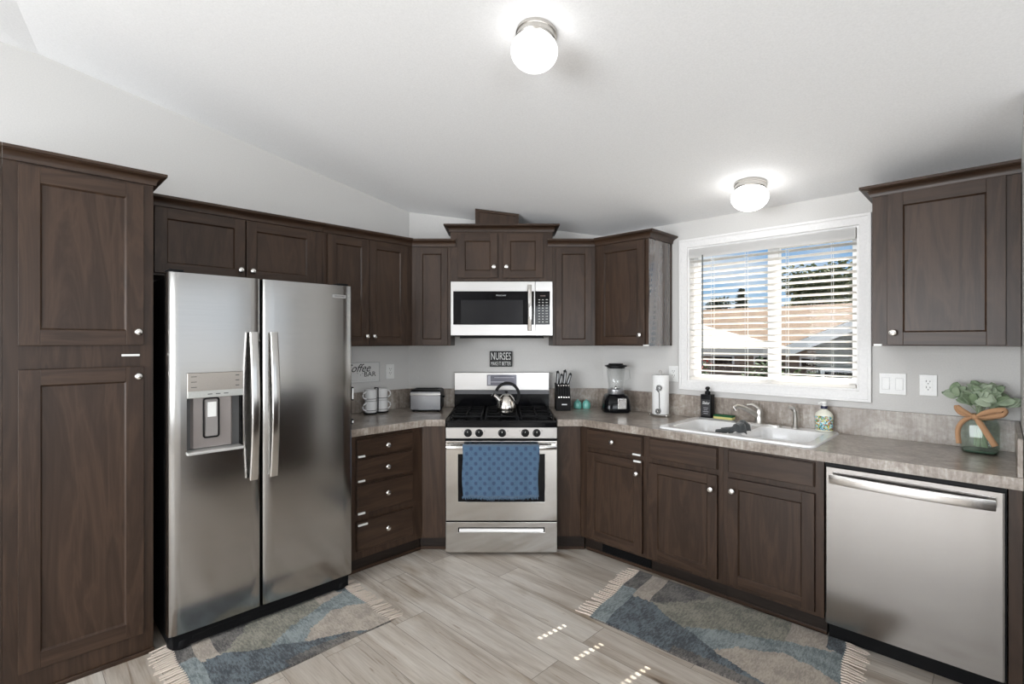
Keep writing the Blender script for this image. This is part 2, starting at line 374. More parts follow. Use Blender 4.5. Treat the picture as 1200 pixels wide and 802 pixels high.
def slab_front(th, s0, s1, z0, z1, d0, name='drawer_front'):
    b = MB(th.o)
    b.box(s0, s1, d0, d0 + .013, z0, z1)
    b.prism(rect(s0 + .004, s1 - .004, z0 + .004, z1 - .004), d0 + .012, d0 + .020, 'sz')
    return b.done(name, WH, th, bevel=.003)
CROWN = [(0, 0), (.010, 0), (.011, .012), (.015, .024), (.026, .033), (.038, .036), (.040, .039), (.048, .040), (.048, .052), (0, .052)]
def crown(th, path, z, parent=None, off0=None, off1=None, scale=1.0):
    """path: [(s,d)...] left to right seen from the room; offset goes outward. off0/off1 override the end offset vectors"""
    n = len(path); vecs = []
    def nrm(a, b):
        t = Vector((b[0] - a[0], b[1] - a[1])).normalized(); return Vector((-t.y, t.x))
    for i in range(n):
        ns = []
        if i > 0: ns.append(nrm(path[i - 1], path[i]))
        if i < n - 1: ns.append(nrm(path[i], path[i + 1]))
        if len(ns) == 2:
            m = (ns[0] + ns[1]).normalized(); v = m / max(.2, m.dot(ns[0]))
        else: v = ns[0]
        if i == 0 and off0: v = Vector(off0)
        if i == n - 1 and off1: v = Vector(off1)
        vecs.append(v)
    rings = [[(p[0] + v.x * o * scale, p[1] + v.y * o * scale, z + h * scale) for o, h in CROWN] for p, v in zip(path, vecs)]
    b = MB(th.o); b.loft(rings, True, 0)
    return b.done('crown_molding', WH, parent or th)
TAN = math.tan(R(22.5))
# ------------------------------------------------------------------ the room
def zc(y): return 2.31 - .176 * y            # sloping ceiling, lowest at the window wall
XP = 3.480                                     # face of the short partition at the right
structure('floor', MB().box(-.12, 7.1, -.12, 7.6, -.12, 0), FLOORM)
structure('wall_left', MB((0, 0, 0)).box(-.12, 0, -.12, 7.6, 0, 3.25), WALLM)
b = MB(); WIN = (1.832, 2.842, 1.172, 2.118)
b.prism(rect(-.0, 7.1, 0, 2.75), 0, -.13, 'sz', holes=[rect(WIN[0], WIN[1], WIN[2], WIN[3])])
structure('wall_back', b, WALLM)
b = MB(); b.prism([(0, 1.117), (0, 0), (1.117, 0)], 0, 2.56, 'sd'); structure('wall_corner', b, WALLM)
b = MB((XP, 0, 0)); b.box(XP, XP + .11, 0, .652, 0, 2.46); structure('wall_partition', b, WALLM)
# right and rear walls with window openings (behind the photographer)
b = MB(); b.prism(rect(.0, 7.5, 0, 3.4), 6.9, 7.02, 'dz', holes=[rect(3.75, 6.05, .4, 2.3), rect(.25, 3.25, .2, 2.4)]); structure('wall_right', b, WALLM)
b = MB(); b.prism(rect(0, 6.9, 0, 3.4), 7.4, 7.52, 'sz', holes=[rect(.75, 3.65, .4, 2.3)]); structure('wall_rear', b, WALLM)
for nm, args in (('window_2', ('dz', 6.9, 3.75, 6.05)), ('window_3', ('sz', 7.4, .75, 3.65))):
    b = MB(); pl, a, u0, u1 = args; um = (u0 + u1) / 2
    b.prism(rect(u0 - .07, u1 + .07, .33, 2.37), a - .02, a + .06, pl, holes=[rect(u0 + .03, um - .03, .43, 2.27), rect(um + .03, u1 - .03, .43, 2.27)])
    structure(nm, b, PAINTW)
# ceiling: main slope, and the flatter bay beyond the fold line
b = MB(); T = .1
def slabq(q):
    P = [(x, -y, z) for x, y, z in q] + [(x, -y, z + T) for x, y, z in q]
    n = len(q); b.faces(P, [tuple(range(n)), tuple(range(n, 2 * n))] + [(i, (i + 1) % n, (i + 1) % n + n, i + n) for i in range(n)])
f0 = (-.12, -3.301, zc(-3.301)); f1 = (7.0, -4.76, zc(-4.76))
slabq([(-.12, .12, zc(.12)), f0, f1, (7.0, .12, zc(.12))])
slabq([f0, (-.12, -7.6, 3.20), (7.0, -7.6, 3.16), f1])
structure('ceiling', b, CEILM)

# ------------------------------------------------------------------ window, casing, blind
wt = Thing('window_1', None, None, 'right', ((WIN[0] + WIN[1]) / 2, 0, WIN[2]), kind='structure')
x0, x1, z0, z1 = WIN
b = wt.mb()
b.prism(rect(x0 - .058, x1 + .058, z0 - .062, z1 + .060), 0, .016, 'sz', holes=[rect(x0, x1, z0, z1)])
b.prism(rect(x0 - .058, x1 + .058, z0 - .062, z1 + .060), .016, .022, 'sz', holes=[rect(x0 - .042, x1 + .042, z0 - .046, z1 + .044)])
b.done('window_casing', PAINTW, wt, bevel=.002)
b = wt.mb()
b.prism(rect(x0, x1, z0, z1), -.13, .002, 'sz', holes=[rect(x0 + .012, x1 - .012, z0 + .012, z1 - .012)]); b.done('window_jamb', PAINTW, wt)
b = wt.mb(); xm = 2.372
b.prism(rect(x0 + .012, x1 - .012, z0 + .012, z1 - .012), -.115, -.065, 'sz', holes=[rect(x0 + .048, xm - .034, z0 + .045, z1 - .05), rect(xm + .034, x1 - .045, z0 + .06, z1 - .065)])
b.done('window_frame', VINYL, wt, bevel=.003)
b = wt.mb(); b.box(x0 + .045, xm - .03, -.095, -.091, z0 + .04, z1 - .045); b.box(xm + .03, x1 - .04, -.090, -.086, z0 + .055, z1 - .06); b.done('window_pane', PANE, wt)

bt = Thing('window_blind', 'white horizontal slatted blind with open slats hanging in the window above the sink', 'window blind', 'right', (2.337, -.02, WIN[2] + .012))
bx0, bx1 = x0 + .016, x1 - .016
b = bt.mb(); b.box(bx0, bx1, -.045, .008, z1 - .068, z1 - .014); b.box(bx0 - .001, bx1 + .001, .008, .014, z1 - .078, z1 - .012); b.done('headrail', BLIND, bt, bevel=.002)
LAD = [2.001, 2.223, 2.466, 2.707]
PITCH = .0405; tilt = R(11); HALF = .0225; YC = -.018
zs = []; z = z1 - .100
while z > z0 + .045: zs.append(z); z -= PITCH
b = bt.mb()
for z in zs:
    hole = z > 1.71
    ca, sa = math.cos(tilt), math.sin(tilt)
    # slat cut from a plate with routed cord holes, then tilted (room-side edge up)
    hs = [rrect(l - .0105, l + .0105, -.014, .014, .0104, 4) for l in LAD[:3]] if hole else []
    t = MB(); t.prism(rect(bx0, bx1, -HALF, HALF), 0, .0028, 'sd', holes=hs)
    for v in t.bm.verts:
        d, h = -v.co.y, v.co.z
        v.co.y = -(YC + d * ca - h * sa - bt.o[1]); v.co.z = z + d * sa + h * ca - bt.o[2]; v.co.x -= bt.o[0]
    me = bpy.data.meshes.new('tmp'); t.bm.to_mesh(me); t.bm.free(); b.bm.from_mesh(me); bpy.data.meshes.remove(me)
b.done('slats', BLIND, bt)
b = bt.mb(); b.box(bx0, bx1, YC - .026, YC + .026, z0 + .013, z0 + .032); b.done('bottom_rail', BLIND, bt, bevel=.003)
for l in LAD:
    b = bt.mb()
    for dd in (YC - .025, YC + .025): b.cyl((l, dd, z0 + .03), .0011, z1 - z0 - .10, n=6)
    b.done('ladder_cord', WHITEP, bt)
b = bt.mb(); b.cyl((1.945, .02, 1.30), .0045, .755, n=8); b.cyl((1.945, .02, 1.285), .006, .03, n=8)
b.done('tilt_wand', plain('grey_clear_plastic', (.10, .115, .11), .25), bt, label='thin grey tilt wand')

# ------------------------------------------------------------------ pantry cabinets (left wall)
G_WALLCAB = None
t = Thing('pantry_cabinet', 'tall dark brown pantry cabinet with two stacked doors beside the refrigerator', 'cabinet', 'left', (-3.205, 0, 0))
PY0, PY1, FD = -3.4555, -2.955, .60
b = t.mb(); b.box(PY0, PY1, 0.003, FD, 0, 2.19); b.done('body', WV, t, bevel=.001)
du = shaker(t, -3.411, -2.994, 1.437, 2.172, FD, 'door', fw=.066); dl = shaker(t, -3.411, -2.994, .108, 1.338, FD, 'door', fw=.066)
knob(t, du, -3.018, FD + .02, 1.497); knob(t, dl, -3.018, FD + .02, 1.295)
latch(t, t, -3.075, -3.008, FD, 1.386, 1.396)
b = t.mb(); b.box(PY0, PY1 + .004, FD, FD + .012, 0, .02); b.done('base_trim', WH, t, bevel=.003)
crown(t, [(PY0, FD), (PY1, FD), (PY1, .003)], 2.184)
t = Thing('pantry_cabinet', 'dark brown tall cabinet cut off by the left edge of the photo', 'cabinet', 'left', (-3.72, 0, 0))
b = t.mb(); b.box(-3.98, -3.4560, 0.003, FD, 0, 2.19); b.done('body', WV, t)
d = shaker(t, -3.94, -3.50, .108, 2.17, FD); knob(t, d, -3.53, FD + .02, 1.1)
crown(t, [(-3.98, FD), (-3.4560, FD)], 2.184)

# ------------------------------------------------------------------ upper cabinets, left run
UD = .30
t = Thing('wall_cabinet', 'low wide dark brown wall cabinet with two doors above the refrigerator', 'cabinet', 'left', (-2.47, 0, 1.80))
b = t.mb(); b.box(-2.953, -1.992, 0.003, UD, 1.80, 2.168); b.box(-2.953, -2.93, UD, UD + .005, 1.80, 2.168); b.done('body', WV, t, bevel=.001)
d1 = shaker(t, -2.901, -2.464, 1.812, 2.155, UD, fw=.055); d2 = shaker(t, -2.456, -2.046, 1.812, 2.155, UD, fw=.055)
knob(t, d1, -2.492, UD + .02, 1.862); knob(t, d2, -2.428, UD + .02, 1.862)
crown(t, [(-2.953, UD), (-1.992, UD)], 2.162)
t = Thing('wall_cabinet', 'dark brown wall cabinet with two narrow doors above the coffee mugs', 'cabinet', 'left', (-1.65, 0, 1.42))
b = t.mb(); b.box(-1.990, -1.298, 0.003, UD, 1.42, 2.168); b.done('body', WV, t, bevel=.001)
d1 = shaker(t, -1.961, -1.664, 1.428, 2.155, UD, fw=.055); d2 = shaker(t, -1.660, -1.352, 1.428, 2.155, UD, fw=.055)
knob(t, d1, -1.690, UD + .02, 1.487); knob(t, d2, -1.634, UD + .02, 1.487)
crown(t, [(-1.990, UD), (-1.298, UD)], 2.162, off1=(-TAN, 1))

# ------------------------------------------------------------------ corner uppers on the diagonal wall
DD = .34; TW = .381
cL = local('diag', .30, -1.298); wL = local('diag', 0.003, -1.117 + .0035); wL2 = local('diag', .003, -1.2965)
cR = local('diag', 1.117 + DD * math.sqrt(2) - .33, -.33); wR = local('diag', 1.117, -.003); wR2 = local('diag', 1.117 + DD * math.sqrt(2) - .33 - .0015, -.003)
def corner_upper(side):
    if side == 'L':
        poly = [(cL[0] + .001, cL[1]), (-TW - .001, DD), (-TW - .001, .004), (wL[0], .004), wL2]; s0, s1 = cL[0], -TW - .001
        lab = 'narrow dark brown angled corner wall cabinet left of the microwave'
    else:
        poly = [(TW + .001, DD), (cR[0] - .001, cR[1]), wR2, (wR[0], .004), (TW + .001, .004)]; s0, s1 = TW + .001, cR[0]
        lab = 'narrow dark brown angled corner wall cabinet right of the microwave'
    t = Thing('corner_wall_cabinet', lab, 'cabinet', 'diag', ((s0 + s1) / 2, 0, 1.42))
    b = t.mb(); b.prism(poly, 1.42, 2.168); b.done('body', WV, t)
    if side == 'L':
        shaker(t, s0 + .035, s1 - .022, 1.425, 2.150, DD, 'panel_front', fw=.045, th_=.012)
        crown(t, [(s0, DD), (-TW + .038, DD)], 2.160, off0=(TAN, 1))
    else:
        shaker(t, s0 + .022, s1 - .03, 1.425, 2.150, DD, 'panel_front', fw=.045, th_=.012)
        crown(t, [(TW - .038, DD), (s1, DD)], 2.160, off1=(-TAN, 1))
corner_upper('L'); corner_upper('R')
t = Thing('microwave_cabinet', 'dark brown two-door wall cabinet directly above the microwave', 'cabinet', 'diag', (0, 0, 1.90))
b = t.mb(); b.box(-TW, TW, .004, DD, 1.903, 2.290); b.done('body', WV, t, bevel=.001)
d1 = shaker(t, -.327, -.030, 1.926, 2.254, DD, fw=.054); d2 = shaker(t, .010, .307, 1.926, 2.254, DD, fw=.054)
knob(t, d1, -.056, DD + .02, 2.006); knob(t, d2, .036, DD + .02, 2.006)
crown(t, [(-TW, .01), (-TW, DD), (TW, DD), (TW, .01)], 2.270)
# boxed vent duct rising to the ceiling
t = Thing('vent_duct_cover', 'boxed dark brown vent duct cover between microwave cabinet and ceiling', 'duct cover', 'diag', (-.035, .16, 2.29))
def zdg(s, d): return zc(world('diag', s, d).y) - .003
b = t.mb(); q = [(-.200, .05), (.128, .05), (.128, .25), (-.200, .25)]
P = [(s, d, 2.291) for s, d in q] + [(s, d, zdg(s, d)) for s, d in q]
b.faces(P, [(0, 1, 2, 3), (4, 5, 6, 7), (0, 1, 5, 4), (1, 2, 6, 5), (2, 3, 7, 6), (3, 0, 4, 7)]); b.done('box', WV, t)
for a0, a1 in ((-.202, -.176), (.104, .130)):
    b = t.mb(); q = [(a0, .245), (a1, .245), (a1, .258), (a0, .258)]
    P = [(s, d, 2.291) for s, d in q] + [(s, d, zdg(s, d)) for s, d in q]
    b.faces(P, [(0, 1, 2, 3), (4, 5, 6, 7), (0, 1, 5, 4), (1, 2, 6, 5), (2, 3, 7, 6), (3, 0, 4, 7)]); b.done('corner_batten', WV, t)
b = t.mb(); P = [(-.202, .246, zdg(-.202, .246) - .018), (.130, .246, zdg(.130, .246) - .018), (.130, .26, zdg(.130, .26) - .018), (-.202, .26, zdg(-.202, .26) - .018)]
P += [(s, d, zdg(s, d)) for s, d, _ in P]
b.faces(P, [(0, 1, 2, 3), (4, 5, 6, 7), (0, 1, 5, 4), (1, 2, 6, 5), (2, 3, 7, 6), (3, 0, 4, 7)]); b.done('top_trim', WH, t)

# ------------------------------------------------------------------ upper cabinets, right run
RD = .33; xc = 1.117 + DD * math.sqrt(2) - .33
t = Thing('wall_cabinet', 'dark brown single-door wall cabinet left of the window, its end panel facing the window', 'cabinet', 'right', (1.49, 0, 1.42))
b = t.mb(); b.box(xc, 1.706, 0.003, RD, 1.422, 2.168); b.done('body', WV, t, bevel=.001)
b = t.mb(); b.box(1.706, 1.711, 0.02, RD - .002, 1.422, 2.168); b.done('end_panel', GLOSSW, t, label='glossy end panel catching window light')
b = t.mb(); b.box(1.706, 1.7135, 0.003, .022, 1.422, 2.168); b.done('scribe_strip', WV, t)
d = shaker(t, 1.300, 1.685, 1.430, 2.155, RD); knob(t, d, 1.655, RD + .02, 1.497)
latch(t, t, 1.668, 1.708, RD, 1.421, 1.431)
crown(t, [(xc, RD), (1.711, RD), (1.711, .003)], 2.162, off0=(TAN, 1))
t = Thing('wall_cabinet', 'dark brown single-door wall cabinet right of the window', 'cabinet', 'right', (3.21, 0, 1.43))
b = t.mb(); b.box(2.951, XP - .003, 0.003, RD, 1.431, 2.196); b.done('body', WV, t, bevel=.001)
d = shaker(t, 3.014, 3.431, 1.437, 2.183, RD, fw=.062); knob(t, d, 3.040, RD + .02, 1.497)
latch(t, t, 2.958, 2.992, RD, 1.431, 1.441)
crown(t, [(2.951, .003), (2.951, RD), (XP - .003, RD)], 2.184)

# ------------------------------------------------------------------ base cabinets
CT, CB = .920, .873
BL = .60; yl = -1.422
t = Thing('base_cabinet', 'dark brown base cabinet with four drawers right of the refrigerator', 'cabinet', 'left', (-1.7, 0, 0))
b = t.mb(); b.box(-1.988, yl, 0.003, BL, .105, CB - .002); b.done('body', WV, t, bevel=.001)
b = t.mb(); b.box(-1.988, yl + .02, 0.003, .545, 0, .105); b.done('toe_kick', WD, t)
b = t.mb(); b.box(-1.988, yl + .025, .545, .553, 0, .022); b.done('base_trim', WH, t, bevel=.003)
for k, (a, c) in enumerate(((.734, .846), (.582, .721), (.383, .563), (.153, .340))):
    f = slab_front(t, -1.920, -1.504, a, c, BL); knob(t, f, -1.712, BL + .02, (a + c) / 2 + (.012 if k > 1 else 0))
    if k < 3: latch(t, f, -1.915, -1.868, BL + .02, a + .002, a + .014)
    else: latch(t, f, -1.915, -1.850, BL + .02, c - .026, c - .014)
SW = .3785
pL = local('diag', BL, yl); qL = local('diag', .003, yl + .0015); rL = local('diag', .003, -1.1135)
t = Thing('corner_base_cabinet', 'plain dark brown filler cabinet between the drawers and the stove', 'cabinet', 'diag', (-.48, 0, 0))
b = t.mb(); b.prism([(pL[0] + .002, pL[1]), (-SW - .008, .64), (-SW - .008, .004), (rL[0], .004), qL], .105, CB - .002); b.done('body', WV, t)
b = t.mb(); e = local('diag', .545, yl + .022)
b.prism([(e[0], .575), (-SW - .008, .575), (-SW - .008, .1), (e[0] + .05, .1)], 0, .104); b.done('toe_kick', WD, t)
b = t.mb(); b.box(e[0], -SW - .01, .575, .583, 0, .022); b.done('base_trim', WH, t, bevel=.003)
pR = local('diag', 1.3567, -.63); qR = local('diag', 1.355, -.003); rR = local('diag', 1.1135, -.003)
t = Thing('corner_base_cabinet', 'plain dark brown filler cabinet between the stove and the drawer under the blender', 'cabinet', 'diag', (.5, 0, 0))
b = t.mb(); b.prism([(SW + .008, .615), (pR[0] - .002, pR[1]), qR, (rR[0], .004), (SW + .008, .004)], .105, CB - .002); b.done('body', WV, t)
b = t.mb(); e = local('diag', 1.335, -.565)
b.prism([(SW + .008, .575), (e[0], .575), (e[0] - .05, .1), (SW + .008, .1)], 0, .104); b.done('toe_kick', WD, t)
b = t.mb(); b.box(SW + .01, e[0], .575, .583, 0, .022); b.done('base_trim', WH, t, bevel=.003)
BR = .63
def base_right(xa, xb, s0, s1, lab, kn, drawer_knob):
    t = Thing('base_cabinet', lab, 'cabinet', 'right', ((xa + xb) / 2, 0, 0))
    b = t.mb()
    if not drawer_knob and xa > 1.8:   # open top under the sink basins
        b.box(xa, xb, 0.003, BR, .105, .70); b.box(xa, xb, BR - .02, BR, .70, CB - .002)
    else: b.box(xa, xb, 0.003, BR, .105, CB - .002)
    b.done('body', WV, t, bevel=.001)
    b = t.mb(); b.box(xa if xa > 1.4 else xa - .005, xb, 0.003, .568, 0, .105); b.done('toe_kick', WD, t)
    b = t.mb(); b.box(xa if xa > 1.4 else xa + .005, xb, .568, .576, 0, .022); b.done('base_trim', WH, t, bevel=.003)
    f = slab_front(t, s0, s1, .737, .858, BR, 'drawer_front' if drawer_knob else 'false_drawer_front')
    if drawer_knob: knob(t, f, (s0 + s1) / 2, BR + .02, .800); latch(t, f, s1 - .062, s1 - .006, BR + .02, .739, .750)
    d = shaker(t, s0, s1, .127, .706, BR, fw=.056)
    if kn == 'r': knob(t, d, s1 - .030, BR + .02, .628)
    else: knob(t, d, s0 + .030, BR + .02, .642)
    if drawer_knob: latch(t, d, s1 - .055, s1 - .004, BR + .02, .697, .709)
    return t
t1 = base_right(1.3567, 1.857, 1.423, 1.835, 'dark brown base cabinet with a knobbed drawer over one door, below the paper towels', 'r', True)
b = t1.mb(); b.box(1.50, 1.86, .576, .580, .028, .098)
for k in range(9): b.box(1.505, 1.855, .580, .584, .032 + k * .0072, .035 + k * .0072)
b.done('toe_vent', BLACKM, t1, label='black heating vent grille in the toe kick')
base_right(1.8575, 2.325, 1.881, 2.297, 'dark brown base cabinet under the left half of the sink, knob at its upper right', 'r', False)
base_right(2.3255, 2.806, 2.353, 2.769, 'dark brown base cabinet under the right half of the sink, knob at its upper left', 'l', False)
t = Thing('filler_panel', 'narrow dark brown end panel right of the dishwasher', 'panel', 'right', (3.455, 0, 0))
b = t.mb(); b.box(3.436, XP - .004, 0.003, BR, 0, CB - .002); b.done('board', WV, t, bevel=.001)

# ------------------------------------------------------------------ worktops
t = Thing('worktop', 'taupe mottled laminate worktop with backsplash between refrigerator and stove', 'worktop', 'left', (-1.6, 0, CB))
EX = .642
def L2(s, d): v = world('diag', s, d); return (v.y, v.x)            # diag -> left frame (s=y, d=x)
eL = EX - 1.117 - .668 * math.sqrt(2)
dst = -SW - .004
b = t.mb(); b.prism([(-1.988, .003), (-1.988, EX), (eL, EX), L2(dst, .66), L2(dst, .004), (-1.1135, .003)], CB, CT); b.done('slab', COUNTER, t, bevel=.004)
b = t.mb(); b.box(-1.988, -1.117, .003, .021, CT, 1.070)
b.prism([(-1.113, .003), L2(dst, .004), L2(dst, .022), (-1.122, .021)], CT, 1.070); b.done('backsplash', COUNTER, t, bevel=.002)
t = Thing('worktop', 'long taupe mottled laminate worktop with backsplash from stove to partition, holding the sink', 'worktop', 'right', (2.3, 0, CB))
def R2(s, d): v = world('diag', s, d); return (v.x, -v.y)
EY = .655; eR = 1.117 + .655 * math.sqrt(2) - EY; dst = SW + .004
SX0, SX1, SD0, SD1 = 1.94, 2.735, .075, .575
b = t.mb()
b.prism([R2(dst, .655), (eR, EY), (SX0, EY), (SX0, .003), (1.113, .003), R2(dst, .004)], CB, CT)
b.box(SX1, XP - .003, .003, EY, CB, CT); b.box(SX0, SX1, SD1, EY, CB, CT); b.box(SX0, SX1, .003, SD0, CB, CT)
b.done('slab', COUNTER, t)
b = t.mb(); b.box(1.118, XP - .003, .003, .021, CT, 1.072)
b.prism([(1.113, .003), (1.122, .021), R2(dst, .022), R2(dst, .004)], CT, 1.072)
b.box(XP - .019, XP - .003, .0211, EY - .012, CT, 1.072); b.done('backsplash', COUNTER, t, bevel=.0015)
# ------------------------------------------------------------------ refrigerator
t = Thing('refrigerator', 'stainless steel side-by-side refrigerator with an ice and water dispenser', 'refrigerator', 'left', (-2.462, .38, 0))
F0, F1, FM = -2.920, -2.004, -2.512
b = t.mb(); b.box(F0 + .012, F1 - .012, .03, .648, .02, 1.762); b.done('body', BLACK, t, bevel=.004)
def fr_door(s0, s1, hole=None):
    b = t.mb(); sd = .655; n = 10
    # softly crowned door front
    prof = [(s0, sd), (s0, .706), (s0 + .004, .714), (s0 + .014, .7185)]
    for i in range(1, n): 
        u = i / n; prof.append((s0 + .014 + (s1 - s0 - .028) * u, .7185 + .004 * math.sin(math.pi * u)))
    prof += [(s1 - .014, .7185), (s1 - .004, .714), (s1, .706), (s1, sd)]
    if not hole: b.prism(prof, .092, 1.775)
    else:
        h0, h1, q0, q1 = hole
        def clip(a, c): 
            return [(s, d) for s, d in prof if a - 1e-6 <= s <= c + 1e-6]
        def dd(s):
            for (a, da), (c, dc) in zip(prof, prof[1:]):
                if a <= s <= c and c > a: return da + (dc - da) * (s - a) / (c - a)
        b.prism(prof, .092, q0); b.prism(prof, q1, 1.775)
        left = [p for p in prof if p[0] < h0]; b.prism(left + [(h0, dd(h0)), (h0, sd)], q0, q1)
        right = [p for p in prof if p[0] > h1]; b.prism([(h1, sd), (h1, dd(h1))] + right, q0, q1)
        b.box(h0, h1, sd, sd + .004, q0, q1)
    return b.done('door', FSTEEL, t, label='brushed steel door')
HD = (-2.846, -2.602, .925, 1.305)
dL = fr_door(F0, FM - .004, HD); dR = fr_door(FM + .004, F1)
def bar_handle(s, z0, z1, door):
    b = t.mb(); pts = []
    for i in range(17):
        u = i / 16; pts.append((s, .748 + .034 * math.sin(math.pi * u), z0 + (z1 - z0) * u))
    b.tube(pts, 0, 12, w=.018, h=.038, up=Vector((1, 0, 0)))
    for z in (z0 + .035, z1 - .035): b.box(s - .009, s + .009, .715, .750, z - .016, z + .016)
    return b.done('handle', STEELV, door, label='long bowed steel bar handle')
bar_handle(-2.560, .757, 1.500, dL); bar_handle(-2.462, .757, 1.500, dR)
# dispenser
CH = plain('champagne_panel', (.42, .38, .34), .28, .8); GRY = plain('grey_dispenser_plastic', (.30, .28, .27), .35, .3); DG = plain('dark_grey_recess', (.07, .07, .07), .4)
b = t.mb(); h0, h1, q0, q1 = HD
b.box(h0 + .001, h1 - .001, .66, .724, 1.185, q1 - .001); disp = b.done('dispenser_panel', CH, dL, bevel=.003, label='champagne-toned dispenser control panel')
b = t.mb(); b.box(h0 + .001, h1 - .001, .70, .728, 1.185, 1.218); b.done('button_strip', plain('light_button_strip', (.55, .55, .52), .3, .6), disp, bevel=.002)
for k in range(3):
    b = t.mb(); b.box(h0 + .085 + k * .035, h0 + .105 + k * .035, .7275, .7288, 1.199, 1.203); b.done('button_mark', DG, disp)
for zz in (1.235, 1.26, 1.285):
    b = t.mb(); b.box(h1 - .035, h1 - .018, .7235, .7248, zz, zz + .004); b.done('button_mark', DG, disp)
    b = t.mb(); b.box(h0 + .016, h0 + .040, .7235, .7248, zz, zz + .003); b.done('button_mark', DG, disp)
for a_, c_ in ((h0 + .002, h0 + .042), (h1 - .042, h1 - .002)):
    b = t.mb(); b.box(a_, c_, .66, .668, q0 + .01, 1.185); b.done('recess_side', DG, disp)
b = t.mb(); b.prism([(h0 + .022, .662), (h1 - .030, .662), (h1 - .045, .685), (h0 + .035, .685)], q0 + .015, 1.184); b.done('recess_back', plain('warm_grey_recess', (.40, .36, .34), .25, .5), disp)
pc = (h0 + h1) / 2 - .012
b = t.mb(); b.prism(rrect(pc - .036, pc + .036, .985, 1.180, .012), .686, .694, 'sz', holes=[rrect(pc - .030, pc + .030, .991, 1.174, .008)]); b.done('lever_frame', BLACK, disp)
b = t.mb(); b.prism(rrect(pc - .026, pc + .026, .995, 1.170, .006), .686, .700, 'sz'); b.done('paddle', GRY, disp, bevel=.002)
b = t.mb(); b.box(pc - .019, pc + .019, .700, .704, 1.088, 1.160); b.done('paddle_pad', WHITEP, disp, bevel=.001)
b = t.mb(); b.box(h0 - .002, h1 + .002, .66, .742, q0 - .006, q0 + .008); b.done('drip_tray', plain('light_grey_tray', (.60, .59, .57), .3, .4), disp, bevel=.004)
b = t.mb(); b.box(-2.131, -2.047, .7205, .7235, 1.703, 1.722); lg = b.done('badge', STEELB, dR, bevel=.001, label='small silver name badge')
text('badge_lettering', 'FRIGIDAIRE', lg, t, -2.086, .7240, 1.7125, .012, DG, width=.062)
b = t.mb(); b.box(-2.1305, -2.1285, .7232, .7242, 1.703, 1.722); b.done('badge_mark', DG, lg)
b = t.mb(); b.box(F0 + .02, F1 - .02, .60, .708, .024, .084); b.box(F0 + .10, F1 - .10, .708, .711, .044, .066); b.done('base_grille', BLACKM, t, bevel=.003)
for a0, a1 in ((F0 + .002, F0 + .12), (F1 - .12, F1 - .002)):
    b = t.mb(); c = (a0 + a1) / 2; b.lathe((c, .655, .012), [(.046, 0), (.054, .010), (.053, .040), (.040, .066)], 20, 'z', sq=1.05); b.done('foot_cover', BLACK, t, label='rounded black plastic foot cover')
for s0 in (F0 + .01, F1 - .07):
    b = t.mb(); b.box(s0, s0 + .06, .60, .69, 1.7755, 1.792); b.done('hinge_cover', BLACK, t, bevel=.004)
for za, zb in ((1.105, 1.185), (.965, .995)):
    b = t.mb(); b.prism(rrect(za, zb, 0, 1, .001) if 0 else rect(F1 + .0005, F1 + .013, za, zb), .690, .712, 'sz'); k = b.done('door_lock', BLACK, t, bevel=.003, label='black and white plastic door lock on the side edge')
    b = t.mb(); b.box(F1 + .003, F1 + .010, .711, .714, za + .008, zb - .008); b.done('lock_face', WHITEP, k, bevel=.001)

# ------------------------------------------------------------------ stove
t = Thing('gas_range', 'stainless steel gas stove with black cooktop and oven in the angled corner', 'stove', 'diag', (0, .35, 0))
b = t.mb(); b.box(-SW, SW, .03, .640, .025, .895); b.done('body', BLACK, t, bevel=.003)
b = t.mb()
b.prism([(-SW, .62), (SW, .62), (SW, .03), (-SW, .03)], .895, .905)
b.prism(rrect(-SW, SW, .05, .672, .02, 4), .868, .900); b.prism(rect(-SW, SW, .05, .672), .900, .914, holes=[rrect(-SW + .03, SW - .03, .085, .640, .02, 4)])
ct = b.done('cooktop', BLACKG, t, bevel=.003, label='black enamel cooktop')
b = t.mb(); b.box(-SW, SW, .632, .675, .792, .867); cp = b.done('control_panel', STEELB, t, bevel=.003)
for s in (-.228, -.152, .004, .161, .239):
    b = t.mb(); b.lathe((s, .675, .830), [(.027, 0), (.027, .004), (.0235, .006), (.021, .028), (.018, .031), (.001, .0315)], 24, 'd')
    b.box(s - .0045, s + .0045, .700, .712, .811, .849); kb = b.done('burner_knob', BLACK, cp, bevel=.001, label='black burner knob')
    b = t.mb(); b.box(s - .0012, s + .0012, .7115, .7125, .838, .848); b.done('pointer_mark', WHITEP, kb)
b = t.mb()
for s in (-.265, -.115, .043, .125, .275): b.cyl((s, .6745, .845), .004, .0012, 'd', 10)
b.done('panel_marks', plain('faint_grey_print', (.25, .25, .25), .5), cp)
